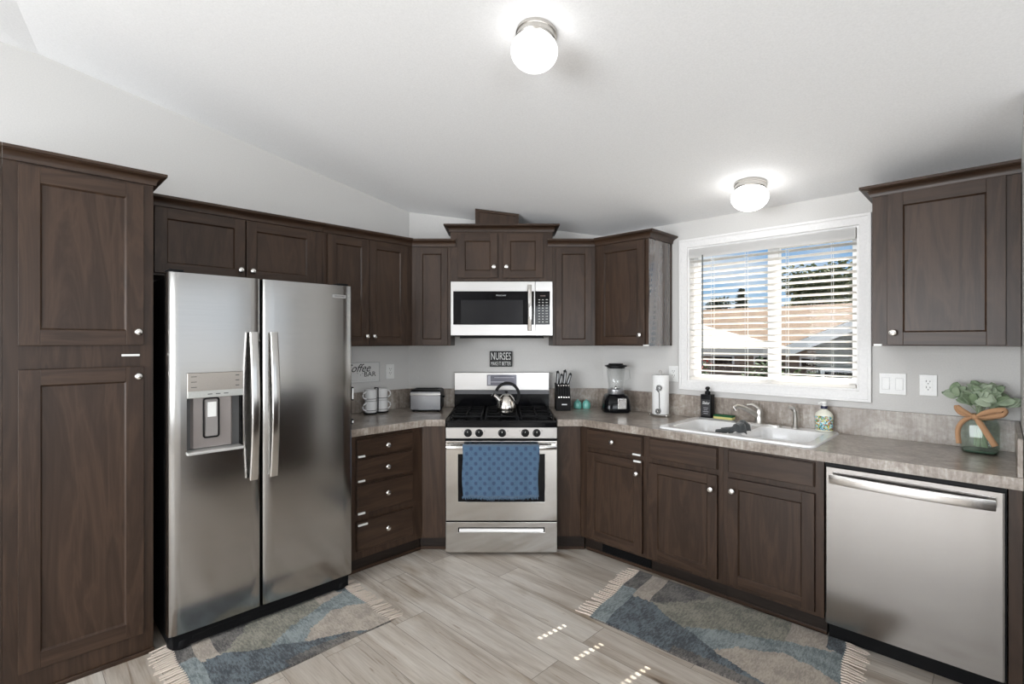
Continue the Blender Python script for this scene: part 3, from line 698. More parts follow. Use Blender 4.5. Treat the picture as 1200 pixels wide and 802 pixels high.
# oven door
b = t.mb(); b.prism(rect(-SW + .001, SW - .001, .237, .779), .642, .688, 'sz', holes=[rect(-.292, .292, .367, .688)]); od = b.done('oven_door', STEEL, t, bevel=.004)
b = t.mb(); b.box(-.293, .293, .644, .682, .366, .689); b.done('oven_window', DGLASS, od, label='black oven window glass')
b = t.mb()
for a0, a1 in ((-.365, -.22), (-.205, -.155), (-.14, -.005), (.012, .15), (.165, .205), (.22, .365)): b.box(a0, a1, .686, .6895, .764, .768)
b.done('door_vent', BLACK, od)
b = t.mb(); pts = []
for i in range(21):
    u = i / 20; pts.append((-.366 + .732 * u, .722 + .022 * math.sin(math.pi * u) ** .6, .742))
b.tube(pts, 0, 12, w=.030, h=.026)
for s in (-.352, .352): b.box(s - .012, s + .012, .684, .728, .730, .754)
b.done('oven_handle', STEELV, od, label='steel bar handle')
b = t.mb(); b.prism(rect(-SW + .001, SW - .001, .022, .229), .645, .688, 'sz', holes=[rect(-.292, .292, .160, .192)]); dr = b.done('storage_drawer', STEEL, t, bevel=.004)
b = t.mb(); b.box(-.290, .290, .650, .655, .162, .190); b.done('handle_recess', BLACK, dr)
b = t.mb(); b.prism([(.655, .158), (.690, .158), (.690, .166), (.682, .184), (.672, .184)], -.286, .286, 'dz'); b.done('pull_lip', STEELB, dr, bevel=.002)
for s in (-.31, .31):
    b = t.mb(); b.cyl((s, .60, 0), .02, .026); b.done('foot', BLACK, t)
# back guard
b = t.mb(); b.box(-SW - .002, SW + .002, .006, .062, 1.060, 1.203); bgd = b.done('backguard', STEELB, t, bevel=.004)
b = t.mb(); b.box(-SW, SW, .006, .058, .90, 1.030); b.done('lower_backguard', BLACKG, t)
b = t.mb(); b.box(-SW, SW, .006, .060, 1.030, 1.061); b.done('vent_strip', plain('dark_grey_metal', (.10, .10, .105), .35, .7), t)
b = t.mb(); b.box(-.119, .119, .060, .0635, 1.096, 1.185); dsp = b.done('clock_display', plain('grey_display', (.22, .22, .26), .15, .3), bgd, bevel=.001, label='grey clock display')
b = t.mb(); b.box(-.10, .02, .0634, .0640, 1.125, 1.130); b.box(-.06, .10, .0634, .0640, 1.160, 1.164); b.box(-.11, -.09, .0634, .0640, 1.105, 1.178); b.done('display_marks', plain('pale_grey_print', (.5, .5, .55), .3), dsp)
# burners and grates
for s, d, r in ((-.20, .22, .040), (-.20, .50, .048), (.0, .36, .036), (.20, .22, .036), (.20, .50, .050)):
    b = t.mb(); b.lathe((s, d, .905), [(r + .012, 0), (r + .010, .006), (r, .008), (r, .014), (r * .8, .017), (.001, .017)], 20); b.done('burner', BLACKM, ct)
for c, w_ in ((-.245, .215), (0, .215), (.245, .215)):
    b = t.mb(); x0, x1 = c - w_ / 2, c + w_ / 2; zz = .936
    b.tube([(x0, .11, zz), (x1, .11, zz), (x1, .625, zz), (x0, .625, zz)], 0, 4, w=.011, h=.012, closed=True)
    for dd in (.22, .36, .50): b.box(x0, x1, dd - .005, dd + .005, zz - .006, zz + .006)
    b.box(c - .005, c + .005, .11, .625, zz - .006, zz + .006)
    for q in (x0, x1):
        for dd in (.11, .36, .625): b.box(q - .006, q + .006, dd - .006, dd + .006, .905, zz)
    b.done('burner_grate', BLACKM, ct)

# ------------------------------------------------------------------ microwave
t = Thing('microwave', 'stainless steel over-the-range microwave with black glass door', 'microwave', 'diag', (0, .19, 1.49))
MW = .3775; md = .372
b = t.mb(); b.box(-MW, MW, .006, .340, 1.492, 1.900); b.done('body', BLACK, t, bevel=.003)
b = t.mb(); b.prism(rect(-MW + .001, .2480, 1.497, 1.897), .340, md, 'sz', holes=[rect(-MW + .020, .2400, 1.578, 1.824)]); md_ = b.done('door', STEELB, t, bevel=.002)
b = t.mb(); b.box(-MW + .019, .2410, .342, md - .001, 1.577, 1.825); b.done('door_glass', DGLASS, md_)
b = t.mb(); b.box(-.300, .158, md - .0015, md - .0003, 1.583, 1.760); b.done('viewing_window', MESHG, md_)
b = t.mb(); b.prism([(.2500, 1.497), (MW - .001, 1.497), (MW - .001, 1.897), (.2500, 1.897), (.2500, 1.824), (MW - .020, 1.824), (MW - .020, 1.578), (.2500, 1.578)], .340, md, 'sz'); cpn = b.done('control_side', STEELB, t, bevel=.002)
b = t.mb(); b.box(.2500, MW - .0205, .342, md - .001, 1.577, 1.825); kp = b.done('keypad', DGLASS, cpn, label='black glass keypad')
b = t.mb()
for r_ in range(9):
    for c_ in range(3):
        b.box(.272 + c_ * .027, .285 + c_ * .027 + (.004 if c_ == 2 else 0), md - .0012, md - .0004, 1.595 + r_ * .0205, 1.6005 + r_ * .0205)
b.done('key_legends', plain('light_key_print', (.45, .45, .43), .4), kp)
b = t.mb(); b.box(.285, .325, md - .0012, md - .0004, 1.787, 1.795); b.done('clock_digits', plain('dim_clock', (.09, .06, .05), .4), kp)
b = t.mb(); pts = [(.207, md + .028 + .020 * math.sin(math.pi * i / 12), 1.531 + .338 * i / 12) for i in range(13)]
b.tube(pts, 0, 12, w=.012, h=.028, up=Vector((1, 0, 0)))
for z in (1.548, 1.852): b.box(.198, .216, md - .001, md + .034, z - .012, z + .012)
b.done('handle', STEELV, md_, label='upright curved steel handle')
text('badge_lettering', 'FRIGIDAIRE', md_, t, -.005, md, 1.793, .014, plain('silver_print', (.5, .5, .5), .3), width=.072)
b = t.mb(); b.prism([(-.34, .02), (.34, .02), (.31, .355), (-.31, .355)], 1.478, 1.492); b.done('vent_base', BLACKM, t)

# ------------------------------------------------------------------ dishwasher
DWSTEEL = steel('dishwasher_steel', col=(.35, .335, .32), rough=.20, aniso=.5)
_n = DWSTEEL.node_tree; _v = objvec(_n, (6, 6, .9), False); _w = N(_n, 'ShaderNodeTexNoise', i_Scale=1., i_Detail=1.); _n.links.new(_v, _w.inputs['Vector'])
_b = N(_n, 'ShaderNodeBump', i_Strength=.35, i_Distance=.006); _n.links.new(_w.outputs[0], _b.inputs['Height']); _n.links.new(_b.outputs[0], _n.nodes['Principled BSDF'].inputs['Normal'])
t = Thing('dishwasher', 'stainless steel dishwasher with bowed bar handle under the right end of the worktop', 'dishwasher', 'right', (3.121, .3, 0))
b = t.mb(); b.box(2.812, 3.432, .01, .632, .10, CB - .004); b.done('body', BLACK, t)
b = t.mb(); prof = [(2.817, .636), (2.817, .658), (2.823, .664), (3.420, .664), (3.426, .658), (3.426, .636)]
b.prism(prof, .106, .853); dw = b.done('door', DWSTEEL, t, label='brushed steel door')
b = t.mb(); pts = []
for i in range(25):
    u = i / 24; pts.append((2.842 + .558 * u, .694 + .024 * math.sin(math.pi * u) ** .7, .806 + .0 * u))
b.tube(pts, 0, 12, w=.018, h=.042)
for s in (2.855, 3.387): b.box(s - .012, s + .012, .662, .700, .792, .820)
b.done('handle', STEELV, dw, label='bowed steel bar handle')
b = t.mb(); b.box(2.815, 3.428, .50, .575, 0, .099); b.done('toe_panel', BLACKM, t)
# ------------------------------------------------------------------ things on and above the worktops
# towel over the oven handle
def towel():
    mt, nt, bs = bsdf('blue_dotted_terry')
    tc = N(nt, 'ShaderNodeTexCoord'); sp = N(nt, 'ShaderNodeSeparateXYZ'); nt.links.new(tc.outputs['Object'], sp.inputs[0])
    def sn(o, k):
        m = N(nt, 'ShaderNodeMath', operation='MULTIPLY'); m.inputs[1].default_value = k; nt.links.new(o, m.inputs[0])
        q = N(nt, 'ShaderNodeMath', operation='SINE'); nt.links.new(m.outputs[0], q.inputs[0]); return q.outputs[0]
    pr = N(nt, 'ShaderNodeMath', operation='MULTIPLY'); nt.links.new(sn(sp.outputs['X'], math.pi / .0300), pr.inputs[0]); nt.links.new(sn(sp.outputs['Z'], math.pi / .0330), pr.inputs[1])
    rr = ramp(nt, [(.30, (0, 0, 0)), (.50, (1, 1, 1))], pr.outputs[0])
    nz = N(nt, 'ShaderNodeTexNoise', i_Scale=450., i_Detail=3.); nt.links.new(tc.outputs['Object'], nz.inputs['Vector'])
    c0 = ramp(nt, [(.3, (.040, .085, .150)), (.7, (.085, .155, .245))], nz.outputs[0]); c1 = ramp(nt, [(.3, (.024, .048, .100)), (.7, (.048, .085, .155))], nz.outputs[0])
    mx = N(nt, 'ShaderNodeMix', data_type='RGBA'); nt.links.new(rr.outputs[0], mx.inputs[0]); nt.links.new(c0.outputs[0], mx.inputs[6]); nt.links.new(c1.outputs[0], mx.inputs[7])
    nt.links.new(mx.outputs[2], bs.inputs['Base Color']); bs.inputs['Roughness'].default_value = .95; bs.inputs['Sheen Weight'].default_value = .3
    bp = N(nt, 'ShaderNodeBump', i_Strength=.7, i_Distance=.003); nt.links.new(nz.outputs[0], bp.inputs['Height']); nt.links.new(bp.outputs[0], bs.inputs['Normal'])
    t = Thing('kitchen_towel', 'blue terry towel with darker dots and fringed hem hanging on the oven handle', 'towel', 'diag', (-.004, .745, .762))
    prof = [(.708, .60), (.706, .66), (.706, .72), (.708, .745)]
    for a in range(180, -1, -20): prof.append((.744 + .034 * math.cos(R(a)) , .748 + .019 * math.sin(R(a))))
    for z in [.73 - .0178 * k for k in range(18)]: prof.append((.780 - .012 * min(1, (.73 - z) / .25), z))
    ns = 60; rows = []
    for k, (d, z) in enumerate(prof):
        row = []
        for i in range(ns + 1):
            u = i / ns; s = -.258 + .506 * u
            dr = max(0, (.74 - z)) if k > 10 else 0
            wv = .006 * math.sin(u * 17 + z * 5) * min(1, dr * 5) + .003 * math.sin(u * 41)*min(1, dr * 4)
            s2 = s + (.004 * math.sin(z * 20)) + (.010 * dr if u < .5 else -.010 * dr)
            row.append((s2, d + wv, z - (.006 * math.sin(u * 3.1) if k > 12 else 0)))
        rows.append(row)
    b = t.mb(); b.loft(rows, False, 0, closed=False); o = b.done('cloth', mt, t, solid=.004, recalc=False)
    b = t.mb(); last = rows[-1]
    for i in range(0, ns * 2):
        u = i / (ns * 2); p = last[int(u * ns)]; s = -.256 + .50 * u; l = random.uniform(.012, .024)
        b.tube([(s, p[1], p[2] + .003), (s + random.uniform(-.002, .002), p[1] + .001, p[2] - l * .5), (s + random.uniform(-.005, .005), p[1] + random.uniform(-.002, .003), p[2] - l)], [.0016, .0014, .0008], 4)
    b.done('fringe', plain('blue_fringe', (.12, .20, .30), .95), t, kind='stuff')
towel()

# kettle
t = Thing('kettle', 'polished steel whistling kettle with arched black handle on the middle of the cooktop', 'kettle', 'diag', (.035, .47, .943))
kc = (.035, .47, .943)
b = t.mb(); b.lathe(kc, [(.060, 0), (.069, .002), (.071, .012), (.069, .022), (.071, .026), (.070, .045), (.064, .075), (.050, .105), (.036, .120), (.030, .124), (.001, .125)], 32); b.done('body', plain('polished_steel', (.72, .69, .64), .16, 1.0), t)
b = t.mb(); b.lathe(kc, [(.031, .124), (.028, .130), (.012, .134), (.001, .134)], 24); lid = b.done('lid', NICKEL, t)
b = t.mb(); b.lathe((kc[0], kc[1], kc[2] + .133), [(.006, 0), (.006, .006), (.012, .012), (.010, .020), (.001, .022)], 16); b.done('lid_knob', BLACK, lid)
b = t.mb(); b.tube([(kc[0] - .048, kc[1] + .012, kc[2] + .082), (kc[0] - .072, kc[1] + .02, kc[2] + .112), (kc[0] - .094, kc[1] + .026, kc[2] + .128)], [.019, .014, .012], 14); b.done('spout', NICKEL, t)
b = t.mb(); b.tube([(kc[0] - .090, kc[1] + .026, kc[2] + .125), (kc[0] - .100, kc[1] + .028, kc[2] + .131)], .0135, 14); b.done('whistle_cap', BLACK, t)
b = t.mb(); pts = [(kc[0] + .006 + .084 * math.cos(R(a)), kc[1] + .008, kc[2] + .122 + .088 * math.sin(R(a))) for a in range(158, -41, -9)]
b.tube(pts, 0, 10, w=.022, h=.016, up=Vector((0, 1, 0))); b.done('handle', BLACK, t, label='arched black handle')

# toaster
t = Thing('toaster', 'steel-fronted black toaster on the worktop left of the stove', 'toaster', 'diag', (-.575, .22, CT))
a0, a1 = -.690, -.462
b = t.mb(); b.prism(rrect(a0 - .004, a1 + .004, CT + .008, CT + .166, .02), .105, .292, 'sz'); b.done('housing', BLACK, t, bevel=.004)
b = t.mb(); b.box(a0, a1, .290, .300, CT + .014, CT + .152); b.done('front_panel', plain('smoky_steel', (.30, .31, .33), .22, 1.0), t, bevel=.003, label='brushed steel front')
b = t.mb(); b.box(a0 - .001, a1 + .002, .292, .310, CT + .126, CT + .141); b.done('trim_bar', STEELB, t, bevel=.003)
b = t.mb(); b.box(a0 + .03, a1 - .03, .150, .180, CT + .164, CT + .168); b.box(a0 + .03, a1 - .03, .210, .240, CT + .164, CT + .168); b.done('bread_slot', BLACKM, t)
b = t.mb(); b.box(a1 + .003, a1 + .022, .19, .22, CT + .10, CT + .115); b.done('lever', BLACK, t, bevel=.003)
for s in (a0 + .02, a1 - .02):
    for d in (.13, .27):
        b = t.mb(); b.cyl((s, d, CT), .01, .010, n=12); b.done('foot', BLACK, t)

# mugs in their wire rack, stacked in two columns
MUG = plain('glazed_white_mug', (.74, .74, .74), .25, coat=.4); 
cols = [(-1.552, .145), (-1.452, .135)]
t = Thing('mug_rack', 'black wire rack holding two stacks of mugs beside the refrigerator', 'mug rack', 'left', (-1.502, .14, CT))
b = t.mb()
for s, d in cols:
    b.tube([(s + .046 * math.cos(R(a)), d + .046 * math.sin(R(a)), CT + .008) for a in range(0, 360, 20)], .004, 6, closed=True)
b.box(-1.600, -1.404, .136, .144, CT, CT + .006)
b.tube([(-1.502, .118, CT + .004), (-1.502, .118, CT + .19)], .0035, 6)
b.tube([(-1.502, .165, CT + .004), (-1.502, .165, CT + .19)], .0035, 6); b.tube([(-1.502, .118, CT + .19), (-1.502, .165, CT + .19)], .0035, 6)
b.done('wire_frame', BLACK, t)
def mug(s, d, z, side, label):
    t = Thing('mug', label, 'mug', 'left', (s, d, z), group='white mugs in the wire rack')
    b = MB(t.o); b.lathe((s, d, z), [(.040, 0), (.0425, .002), (.043, .006), (.043, .082), (.0405, .083), (.0395, .080), (.0385, .012), (.001, .008)], 28); bo = b.done('cup', MUG, t)
    b = MB(t.o); b.lathe((s, d, z), [(.0432, .0145), (.0435, .0165), (.0432, .0185)], 28, cap=False); b.done('rim_line', DG, bo, solid=.0006)
    b = MB(t.o); b.tube([(s + side * (.041 + .027 * math.sin(R(a))), d + .01, z + .043 + .025 * math.cos(R(a))) for a in range(0, 181, 15)], .0055, 8); b.done('handle', MUG, t)
for (s, d), side, w_ in ((cols[0], -1, 'left'), (cols[1], 1, 'right')):
    mug(s, d, CT + .013, side, 'white mug at the bottom of the %s stack in the wire rack' % w_)
    mug(s, d, CT + .0975, side, 'white mug on top of the %s stack in the wire rack' % w_)

# coffee bar sign and outlet on the left wall
t = Thing('wall_sign', 'white sign lettered Coffee BAR on the wall behind the mugs', 'sign', 'left', (-1.56, 0, 1.145))
b = t.mb(); b.box(-1.735, -1.400, .001, .014, 1.145, 1.292); bd = b.done('board', plain('off_white_board', (.66, .655, .64), .5), t, bevel=.001)
b = t.mb(); b.prism(rect(-1.738, -1.397, 1.142, 1.295), .001, .017, 'sz', holes=[rect(-1.733, -1.402, 1.147, 1.290)]); b.done('frame', plain('pale_grey_frame', (.50, .50, .49), .5), t)
INK = plain('black_ink', (.015, .015, .015), .6)
text('script_lettering', 'Coffee', bd, t, -1.590, .0145, 1.250, .085, INK, width=.21, shear=.45)
text('bar_lettering', 'BAR', bd, t, -1.482, .0145, 1.203, .052, INK, width=.098)
text('small_lettering', '- - - - -   - - - -  - - - -', bd, t, -1.55, .0145, 1.163, .012, INK, width=.22)
b = t.mb()
for s, z in ((-1.585, 1.215), (-1.560, 1.200), (-1.545, 1.213)): b.lathe((s, .0142, z), [(.003, 0), (.003, .001)], 8, 'd')
b.done('dots', INK, bd)
def outlet(fr, s0, s1, z0, z1, lab, kind='outlet', gang=1):
    t = Thing('electrical_outlet' if kind == 'outlet' else 'light_switch', lab, 'outlet' if kind == 'outlet' else 'switch', fr, ((s0 + s1) / 2, 0, z0))
    b = t.mb(); b.box(s0, s1, .001, .007, z0, z1); pl = b.done('cover_plate', plain('ivory_white_plate', (.80, .80, .785), .35), t, bevel=.0025)
    w = (s1 - s0) / gang
    for g in range(gang):
        c = s0 + w * (g + .5); zc_ = (z0 + z1) / 2
        if kind == 'outlet':
            b = t.mb(); b.prism(rrect(c - .0165, c + .0165, zc_ - .033, zc_ + .033, .006), .007, .0095, 'sz'); f = b.done('receptacle', WHITEP, pl)
            b = t.mb()
            for zz in (zc_ + .018, zc_ - .014):
                b.box(c - .009, c - .006, .0095, .0102, zz - .001, zz + .009); b.box(c + .006, c + .009, .0095, .0102, zz - .001, zz + .007); b.cyl((c, .0095, zz - .009), .0028, .0007, 'd', 8)
            b.done('slots', DG, f)
        else:
            b = t.mb(); b.prism(rect(c - .0175, c + .0175, zc_ - .034, zc_ + .034), .007, .0085, 'sz', holes=[rect(c - .0155, c + .0155, zc_ - .032, zc_ + .032)]); b.done('rocker_bezel', plain('grey_white', (.68, .68, .68), .4), pl)
            b = t.mb(); b.prism([(.007, zc_ - .0315), (.0125, zc_ - .031), (.009, zc_), (.0095, zc_ + .0315), (.007, zc_ + .0315)], c - .015, c + .015, 'dz'); b.done('rocker', WHITEP, pl, bevel=.0008)
outlet('left', -1.337, -1.262, 1.158, 1.275, 'white electrical outlet on the wall right of the coffee sign')
outlet('right', 3.106, 3.179, 1.166, 1.278, 'white electrical outlet nearest the potted greenery')
outlet('right', 2.934, 3.052, 1.163, 1.279, 'double white rocker light switch right of the window', 'switch', 2)
outlet('right', 1.690, 1.765, 1.160, 1.275, 'white electrical outlet partly behind the paper towels')

# sign over the stove
t = Thing('wall_sign', 'small black sign reading NURSES MAKE IT BETTER on the wall above the stove', 'sign', 'diag', (-.006, 0, 1.247))
b = t.mb(); b.box(-.098, .084, .001, .024, 1.247, 1.373); bd = b.done('board', plain('black_sign_board', (.010, .010, .010), .6), t, bevel=.001)
WI = plain('white_sign_print', (.78, .78, .76), .6)
text('large_lettering', 'NURSES', bd, t, -.007, .0245, 1.330, .085, WI, width=.160)
text('small_lettering', 'MAKE IT BETTER', bd, t, -.007, .0245, 1.272, .043, WI, width=.160)

# knife block and knives
t = Thing('knife_block', 'black wooden knife block on the worktop just right of the stove', 'knife block', 'diag', (.475, .15, CT))
k0, k1 = .420, .530
b = t.mb(); b.prism([(.09, CT), (.235, CT), (.235, CT + .095), (.190, CT + .190), (.09, CT + .205)], k0, k1, 'dz'); b.done('block', plain('black_stained_wood', (.007, .0065, .0065), .5, spec=.15), t, bevel=.003)
b = t.mb(); b.box(.462, .502, .2350, .2362, CT + .044, CT + .052); b.done('brand_plate', plain('silver_plate', (.5, .5, .5), .3, .8), t)
HS = plain('grey_knife_handle', (.22, .22, .22), .35, .8)
names5 = ['leftmost', 'second from left', 'middle', 'second from right', 'rightmost']
for i in range(5):
    s = k0 + .018 + i * .019; z0 = CT + .105
    t = Thing('steak_knife', 'steak knife standing %s in the front row of the black knife block' % names5[i], 'knife', 'diag', (s, .236, z0), group='steak knives in the knife block')
    b = t.mb(); b.tube([(s, .240, z0), (s, .242, z0 + .045), (s, .232, z0 + .085)], 0, 8, w=.010, h=.013); b.done('handle', BLACK, t)
    b = t.mb(); b.box(s - .0048, s + .0048, .238, .2495, z0 - .004, z0 + .005); b.done('bolster', CHROME, t, label='bright steel bolster')
    b = t.mb(); b.tube([(s, .234, z0 + .083), (s, .231, z0 + .092)], .0058, 10); b.done('end_cap', CHROME, t, label='bright steel end cap')
for i, (s, d, ln, lean, lab) in enumerate(((.435, .15, .105, .006, 'large knife with grey handle at the left of the block back row'), (.458, .13, .080, .016, 'shorter knife second from left in the block back row'), (.490, .14, .112, .010, 'tallest knife in the middle of the block back row'), (.516, .15, .088, .024, 'knife leaning right at the right end of the block back row'))):
    z0 = CT + .194
    t = Thing('kitchen_knife', lab, 'knife', 'diag', (s, d, z0), group='large knives in the knife block')
    b = t.mb(); b.tube([(s, d, z0), (s + lean * .5, d, z0 + ln * .5), (s + lean, d - .004, z0 + ln * .9), (s + lean - .006, d - .004, z0 + ln)], 0, 8, w=.022, h=.026, up=Vector((0, 1, 0))); b.done('handle', BLACK, t)
    b = t.mb(); b.tube([(s, d + .014, z0 + .008), (s + lean * .5, d + .014, z0 + ln * .5), (s + lean * .9, d + .009, z0 + ln * .85)], 0, 6, w=.010, h=.003, up=Vector((0, 1, 0))); b.done('handle_inlay', HS, t, label='grey steel inlay')

# teal canisters
for s, lab in ((.602, 'small lidded teal jar next to the knife block'), (.672, 'small lidded teal jar nearer the blender')):
    t = Thing('spice_jar', lab, 'jar', 'diag', (s, .11, CT), group='two teal jars')
    c = (s, .11, CT); b = t.mb(); b.lathe(c, [(.024, 0), (.0305, .004), (.032, .018), (.0315, .044), (.026, .054), (.021, .057)], 22); b.done('body', TEAL, t)
    b = t.mb(); b.lathe((s, .11, CT + .057), [(.020, 0), (.0215, .004), (.014, .008), (.005, .009), (.007, .015), (.001, .017)], 16); b.done('lid', TEAL, t)

# blender
bw = local('diag', 1.345, -.170); bs_, bd_ = bw
t = Thing('blender', 'countertop blender with clear jar and black and silver base between teal jars and paper towels', 'blender', 'diag', (bs_, bd_, CT))
b = t.mb()
def sq(c, r, n=32, e=.55, z=0, q=1.0): 
    o = []
    for k in range(n):
        a = 2 * math.pi * k / n; o.append((c[0] + r * math.copysign(abs(math.cos(a)) ** e, math.cos(a)), c[1] + q * r * math.copysign(abs(math.sin(a)) ** e, math.sin(a)), c[2] + z))
    return o
c = (bs_, bd_, CT)
b.loft([sq(c, r, z=z) for r, z in ((.090, .004), (.094, .012), (.094, .035), (.086, .085), (.074, .115), (.060, .125))]); base = b.done('motor_base', BLACKG, t)
b = t.mb(); ang = math.pi / 4
b.prism([(bs_ - .008, bd_ + .0885), (bs_ + .052, bd_ + .0885), (bs_ + .052, bd_ + .0965), (bs_ - .008, bd_ + .0965)], CT + .030, CT + .10); b.done('control_plate', STEELV, base, bevel=.006, label='silver control plate')
b = t.mb(); b.lathe((bs_, bd_, CT + .120), [(.052, 0), (.056, .006), (.054, .034), (.048, .040)], 28); b.done('jar_collar', plain('grey_collar', (.35, .35, .36), .3, .7), t)
b = t.mb(); b.lathe((bs_, bd_, CT + .160), [(.046, 0), (.050, .02), (.066, .150)], 10, cap=False); b.done('glass_jar', JAR, t, solid=.004, smooth=True)
b = t.mb(); b.lathe((bs_, bd_, CT + .158), [(.010, 0), (.010, .012), (.002, .020)], 10); b.box(bs_ - .024, bs_ + .024, bd_ - .004, bd_ + .004, CT + .168, CT + .171); b.done('blade', CHROME, t)
b = t.mb(); b.tube([(bs_ + .060, bd_, CT + .300), (bs_ + .095, bd_, CT + .290), (bs_ + .098, bd_, CT + .230), (bs_ + .060, bd_, CT + .195)], .007, 8); b.done('jar_handle', JAR, t)
b = t.mb(); b.lathe((bs_, bd_, CT + .300), [(.060, 0), (.060, .010), (.074, .012), (.074, .020), (.050, .024), (.048, .032), (.001, .033)], 28); b.done('lid', BLACK, t)

t.e.scale = (1.10, 1.10, 1.10)
# paper towel holder and roll
ps, pd = 1.684, .12
t = Thing('paper_towel_holder', 'black wire paper towel holder with scrolled arm on the worktop', 'paper towel holder', 'right', (ps, pd, CT))
b = t.mb(); b.tube([(ps + .070 * math.cos(R(a)), pd + .070 * math.sin(R(a)), CT + .010) for a in range(0, 360, 15)], .003, 6, closed=True)
b.tube([(ps - .07, pd, CT + .010), (ps + .07, pd, CT + .010)], .003, 6); b.tube([(ps, pd, CT + .01), (ps, pd, CT + .305)], .004, 8)
b.tube([(ps + .010 * math.sin(R(a)), pd, CT + .315 - .010 * math.cos(R(a))) for a in range(0, 340, 20)], .0025, 6); b.done('frame', NICKEL, t)
b = t.mb(); sa = R(-115)
def sc_pt(u, z): 
    a = R(60) + u; return (ps + .064 * math.cos(a), pd + .064 * math.sin(a), CT + z)
pts = []
for i in range(30):                       # upper scroll, from its eye outwards
    rr_s = .006 + .017 * i / 29; an = R(-90 + i * 27); pts.append(sc_pt(.22 + rr_s / .064 * math.cos(an), .205 + rr_s * math.sin(an)))
for k in range(1, 8): pts.append(sc_pt(.22 + .28 * math.sin(k / 8 * 1.57) * (-.6) + .35 * k / 8 * .4, .19 - .018 * k))
for i in range(29, -1, -1):
    rr_s = .005 + .015 * i / 29; an = R(20 + (29 - i) * -27); pts.append(sc_pt(.34 + rr_s / .064 * math.cos(an) * -1, .040 + rr_s * math.sin(an)))
b.tube(pts, .0024, 6); b.done('scroll_arm', plain('dark_wire', (.10, .095, .09), .35, .8), t, label='scrolled wire arm')
for a in (30, 150, 270):
    b = t.mb(); b.sphere((ps + .074 * math.cos(R(a)), pd + .074 * math.sin(R(a)), CT + .0075), .0075, 10); b.done('ball_foot', CHROME, t)
b = MB((ps, pd, CT + .014)); c = (ps, pd, CT + .014)
b.lathe(c, [(.019, 0), (.056, 0), (.0575, .004), (.0575, .275), (.056, .279), (.019, .279), (.019, 0)], 40, cap=False)
single('paper_towel_roll', 'white roll of paper towels standing on the wire holder', 'paper towels', b, PAPER, 'right')

# ------------------------------------------------------------------ sink
t = Thing('kitchen_sink', 'white double-bowl drop-in kitchen sink below the window', 'sink', 'right', (2.335, .32, CT))
b = t.mb(); zr = CT + .012
ro = rrect(1.915, 2.760, .040, .612, .045, 6)
B1 = (1.972, 2.338, .150, .562); B2 = (2.374, 2.712, .150, .562)
def rr_(r4, g, rad): return rrect(r4[0] + g, r4[1] - g, r4[2] + g, r4[3] - g, rad, 6)
def lp(poly, z): return [(x, y, z) for x, y in poly]
b.loft([lp(ro, CT + .0005), lp(ro, CT + .006), lp(rrect(1.919, 2.756, .044, .608, .042, 6), zr)], cap=False)
# top deck with two openings
tmp = MB(t.o); tmp.prism(rrect(1.919, 2.756, .044, .608, .042, 6), zr, zr, 'sd', holes=[rr_(B1, 0, .06), rr_(B2, 0, .06)])
bmesh.ops.remove_doubles(tmp.bm, verts=tmp.bm.verts, dist=1e-6)
me = bpy.data.meshes.new('tmp'); tmp.bm.to_mesh(me); tmp.bm.free(); b.bm.from_mesh(me); bpy.data.meshes.remove(me)
b.done('rim', CERAM, t, recalc=False)
for B in (B1, B2):
    b = t.mb(); rs = [lp(rr_(B, 0, .06), zr), lp(rr_(B, .006, .058), zr - .006), lp(rr_(B, .010, .056), zr - .02), lp(rr_(B, .022, .06), zr - .14), lp(rr_(B, .05, .05), zr - .168), lp(rr_(B, .12, .03), zr - .172)]
    b.loft(rs, cap=False); n = len(rs[0]); b.faces(rs[-1], [tuple(range(n))]); bb = b.done('bowl', CERAM, t, recalc=False)
    b = t.mb(); b.lathe(((B[0] + B[1]) / 2, (B[2] + B[3]) / 2, zr - .1715), [(.042, 0), (.040, .002), (.028, .001), (.001, .0005)], 20); b.done('drain', CHROME, bb)
# faucet
t = Thing('kitchen_faucet', 'brushed nickel single-lever faucet on the back ledge of the sink', 'faucet', 'right', (2.33, .095, zr))
fx, fd = 2.335, .092
b = t.mb(); b.prism(rrect(2.195, 2.465, fd - .026, fd + .026, .025, 6), zr, zr + .009); b.done('base_plate', NICKEL, t, bevel=.002)
b = t.mb(); b.lathe((fx, fd, zr + .008), [(.027, 0), (.024, .006), (.022, .05), (.0235, .07), (.020, .085), (.010, .092), (.001, .094)], 22); b.done('body', NICKEL, t)
b = t.mb(); b.tube([(fx - .006, fd + .004, zr + .052), (fx - .030, fd + .045, zr + .080), (fx - .062, fd + .10, zr + .110), (fx - .082, fd + .135, zr + .118), (fx - .092, fd + .150, zr + .110), (fx - .093, fd + .152, zr + .092)], [.018, .016, .014, .013, .012, .012], 12); b.done('spout', NICKEL, t)
b = t.mb(); b.tube([(fx, fd, zr + .092), (fx - .010, fd + .010, zr + .108), (fx - .035, fd + .020, zr + .124), (fx - .062, fd + .030, zr + .120)], [.013, .011, .008, .006], 10); b.done('lever', NICKEL, t)
t = Thing('sink_sprayer', 'slim brushed nickel sprayer standing right of the faucet', 'sprayer', 'right', (2.535, .09, zr))
sx, sd = 2.537, .088
b = t.mb(); b.lathe((sx, sd, zr), [(.022, 0), (.021, .005), (.014, .012), (.012, .02)], 18); b.done('base', NICKEL, t)
b = t.mb(); b.tube([(sx, sd, zr + .015), (sx + .002, sd, zr + .06), (sx + .001, sd + .004, zr + .095), (sx - .008, sd + .012, zr + .118), (sx - .026, sd + .028, zr + .126)], [.0115, .013, .0125, .013, .011], 12); b.done('wand', NICKEL, t)
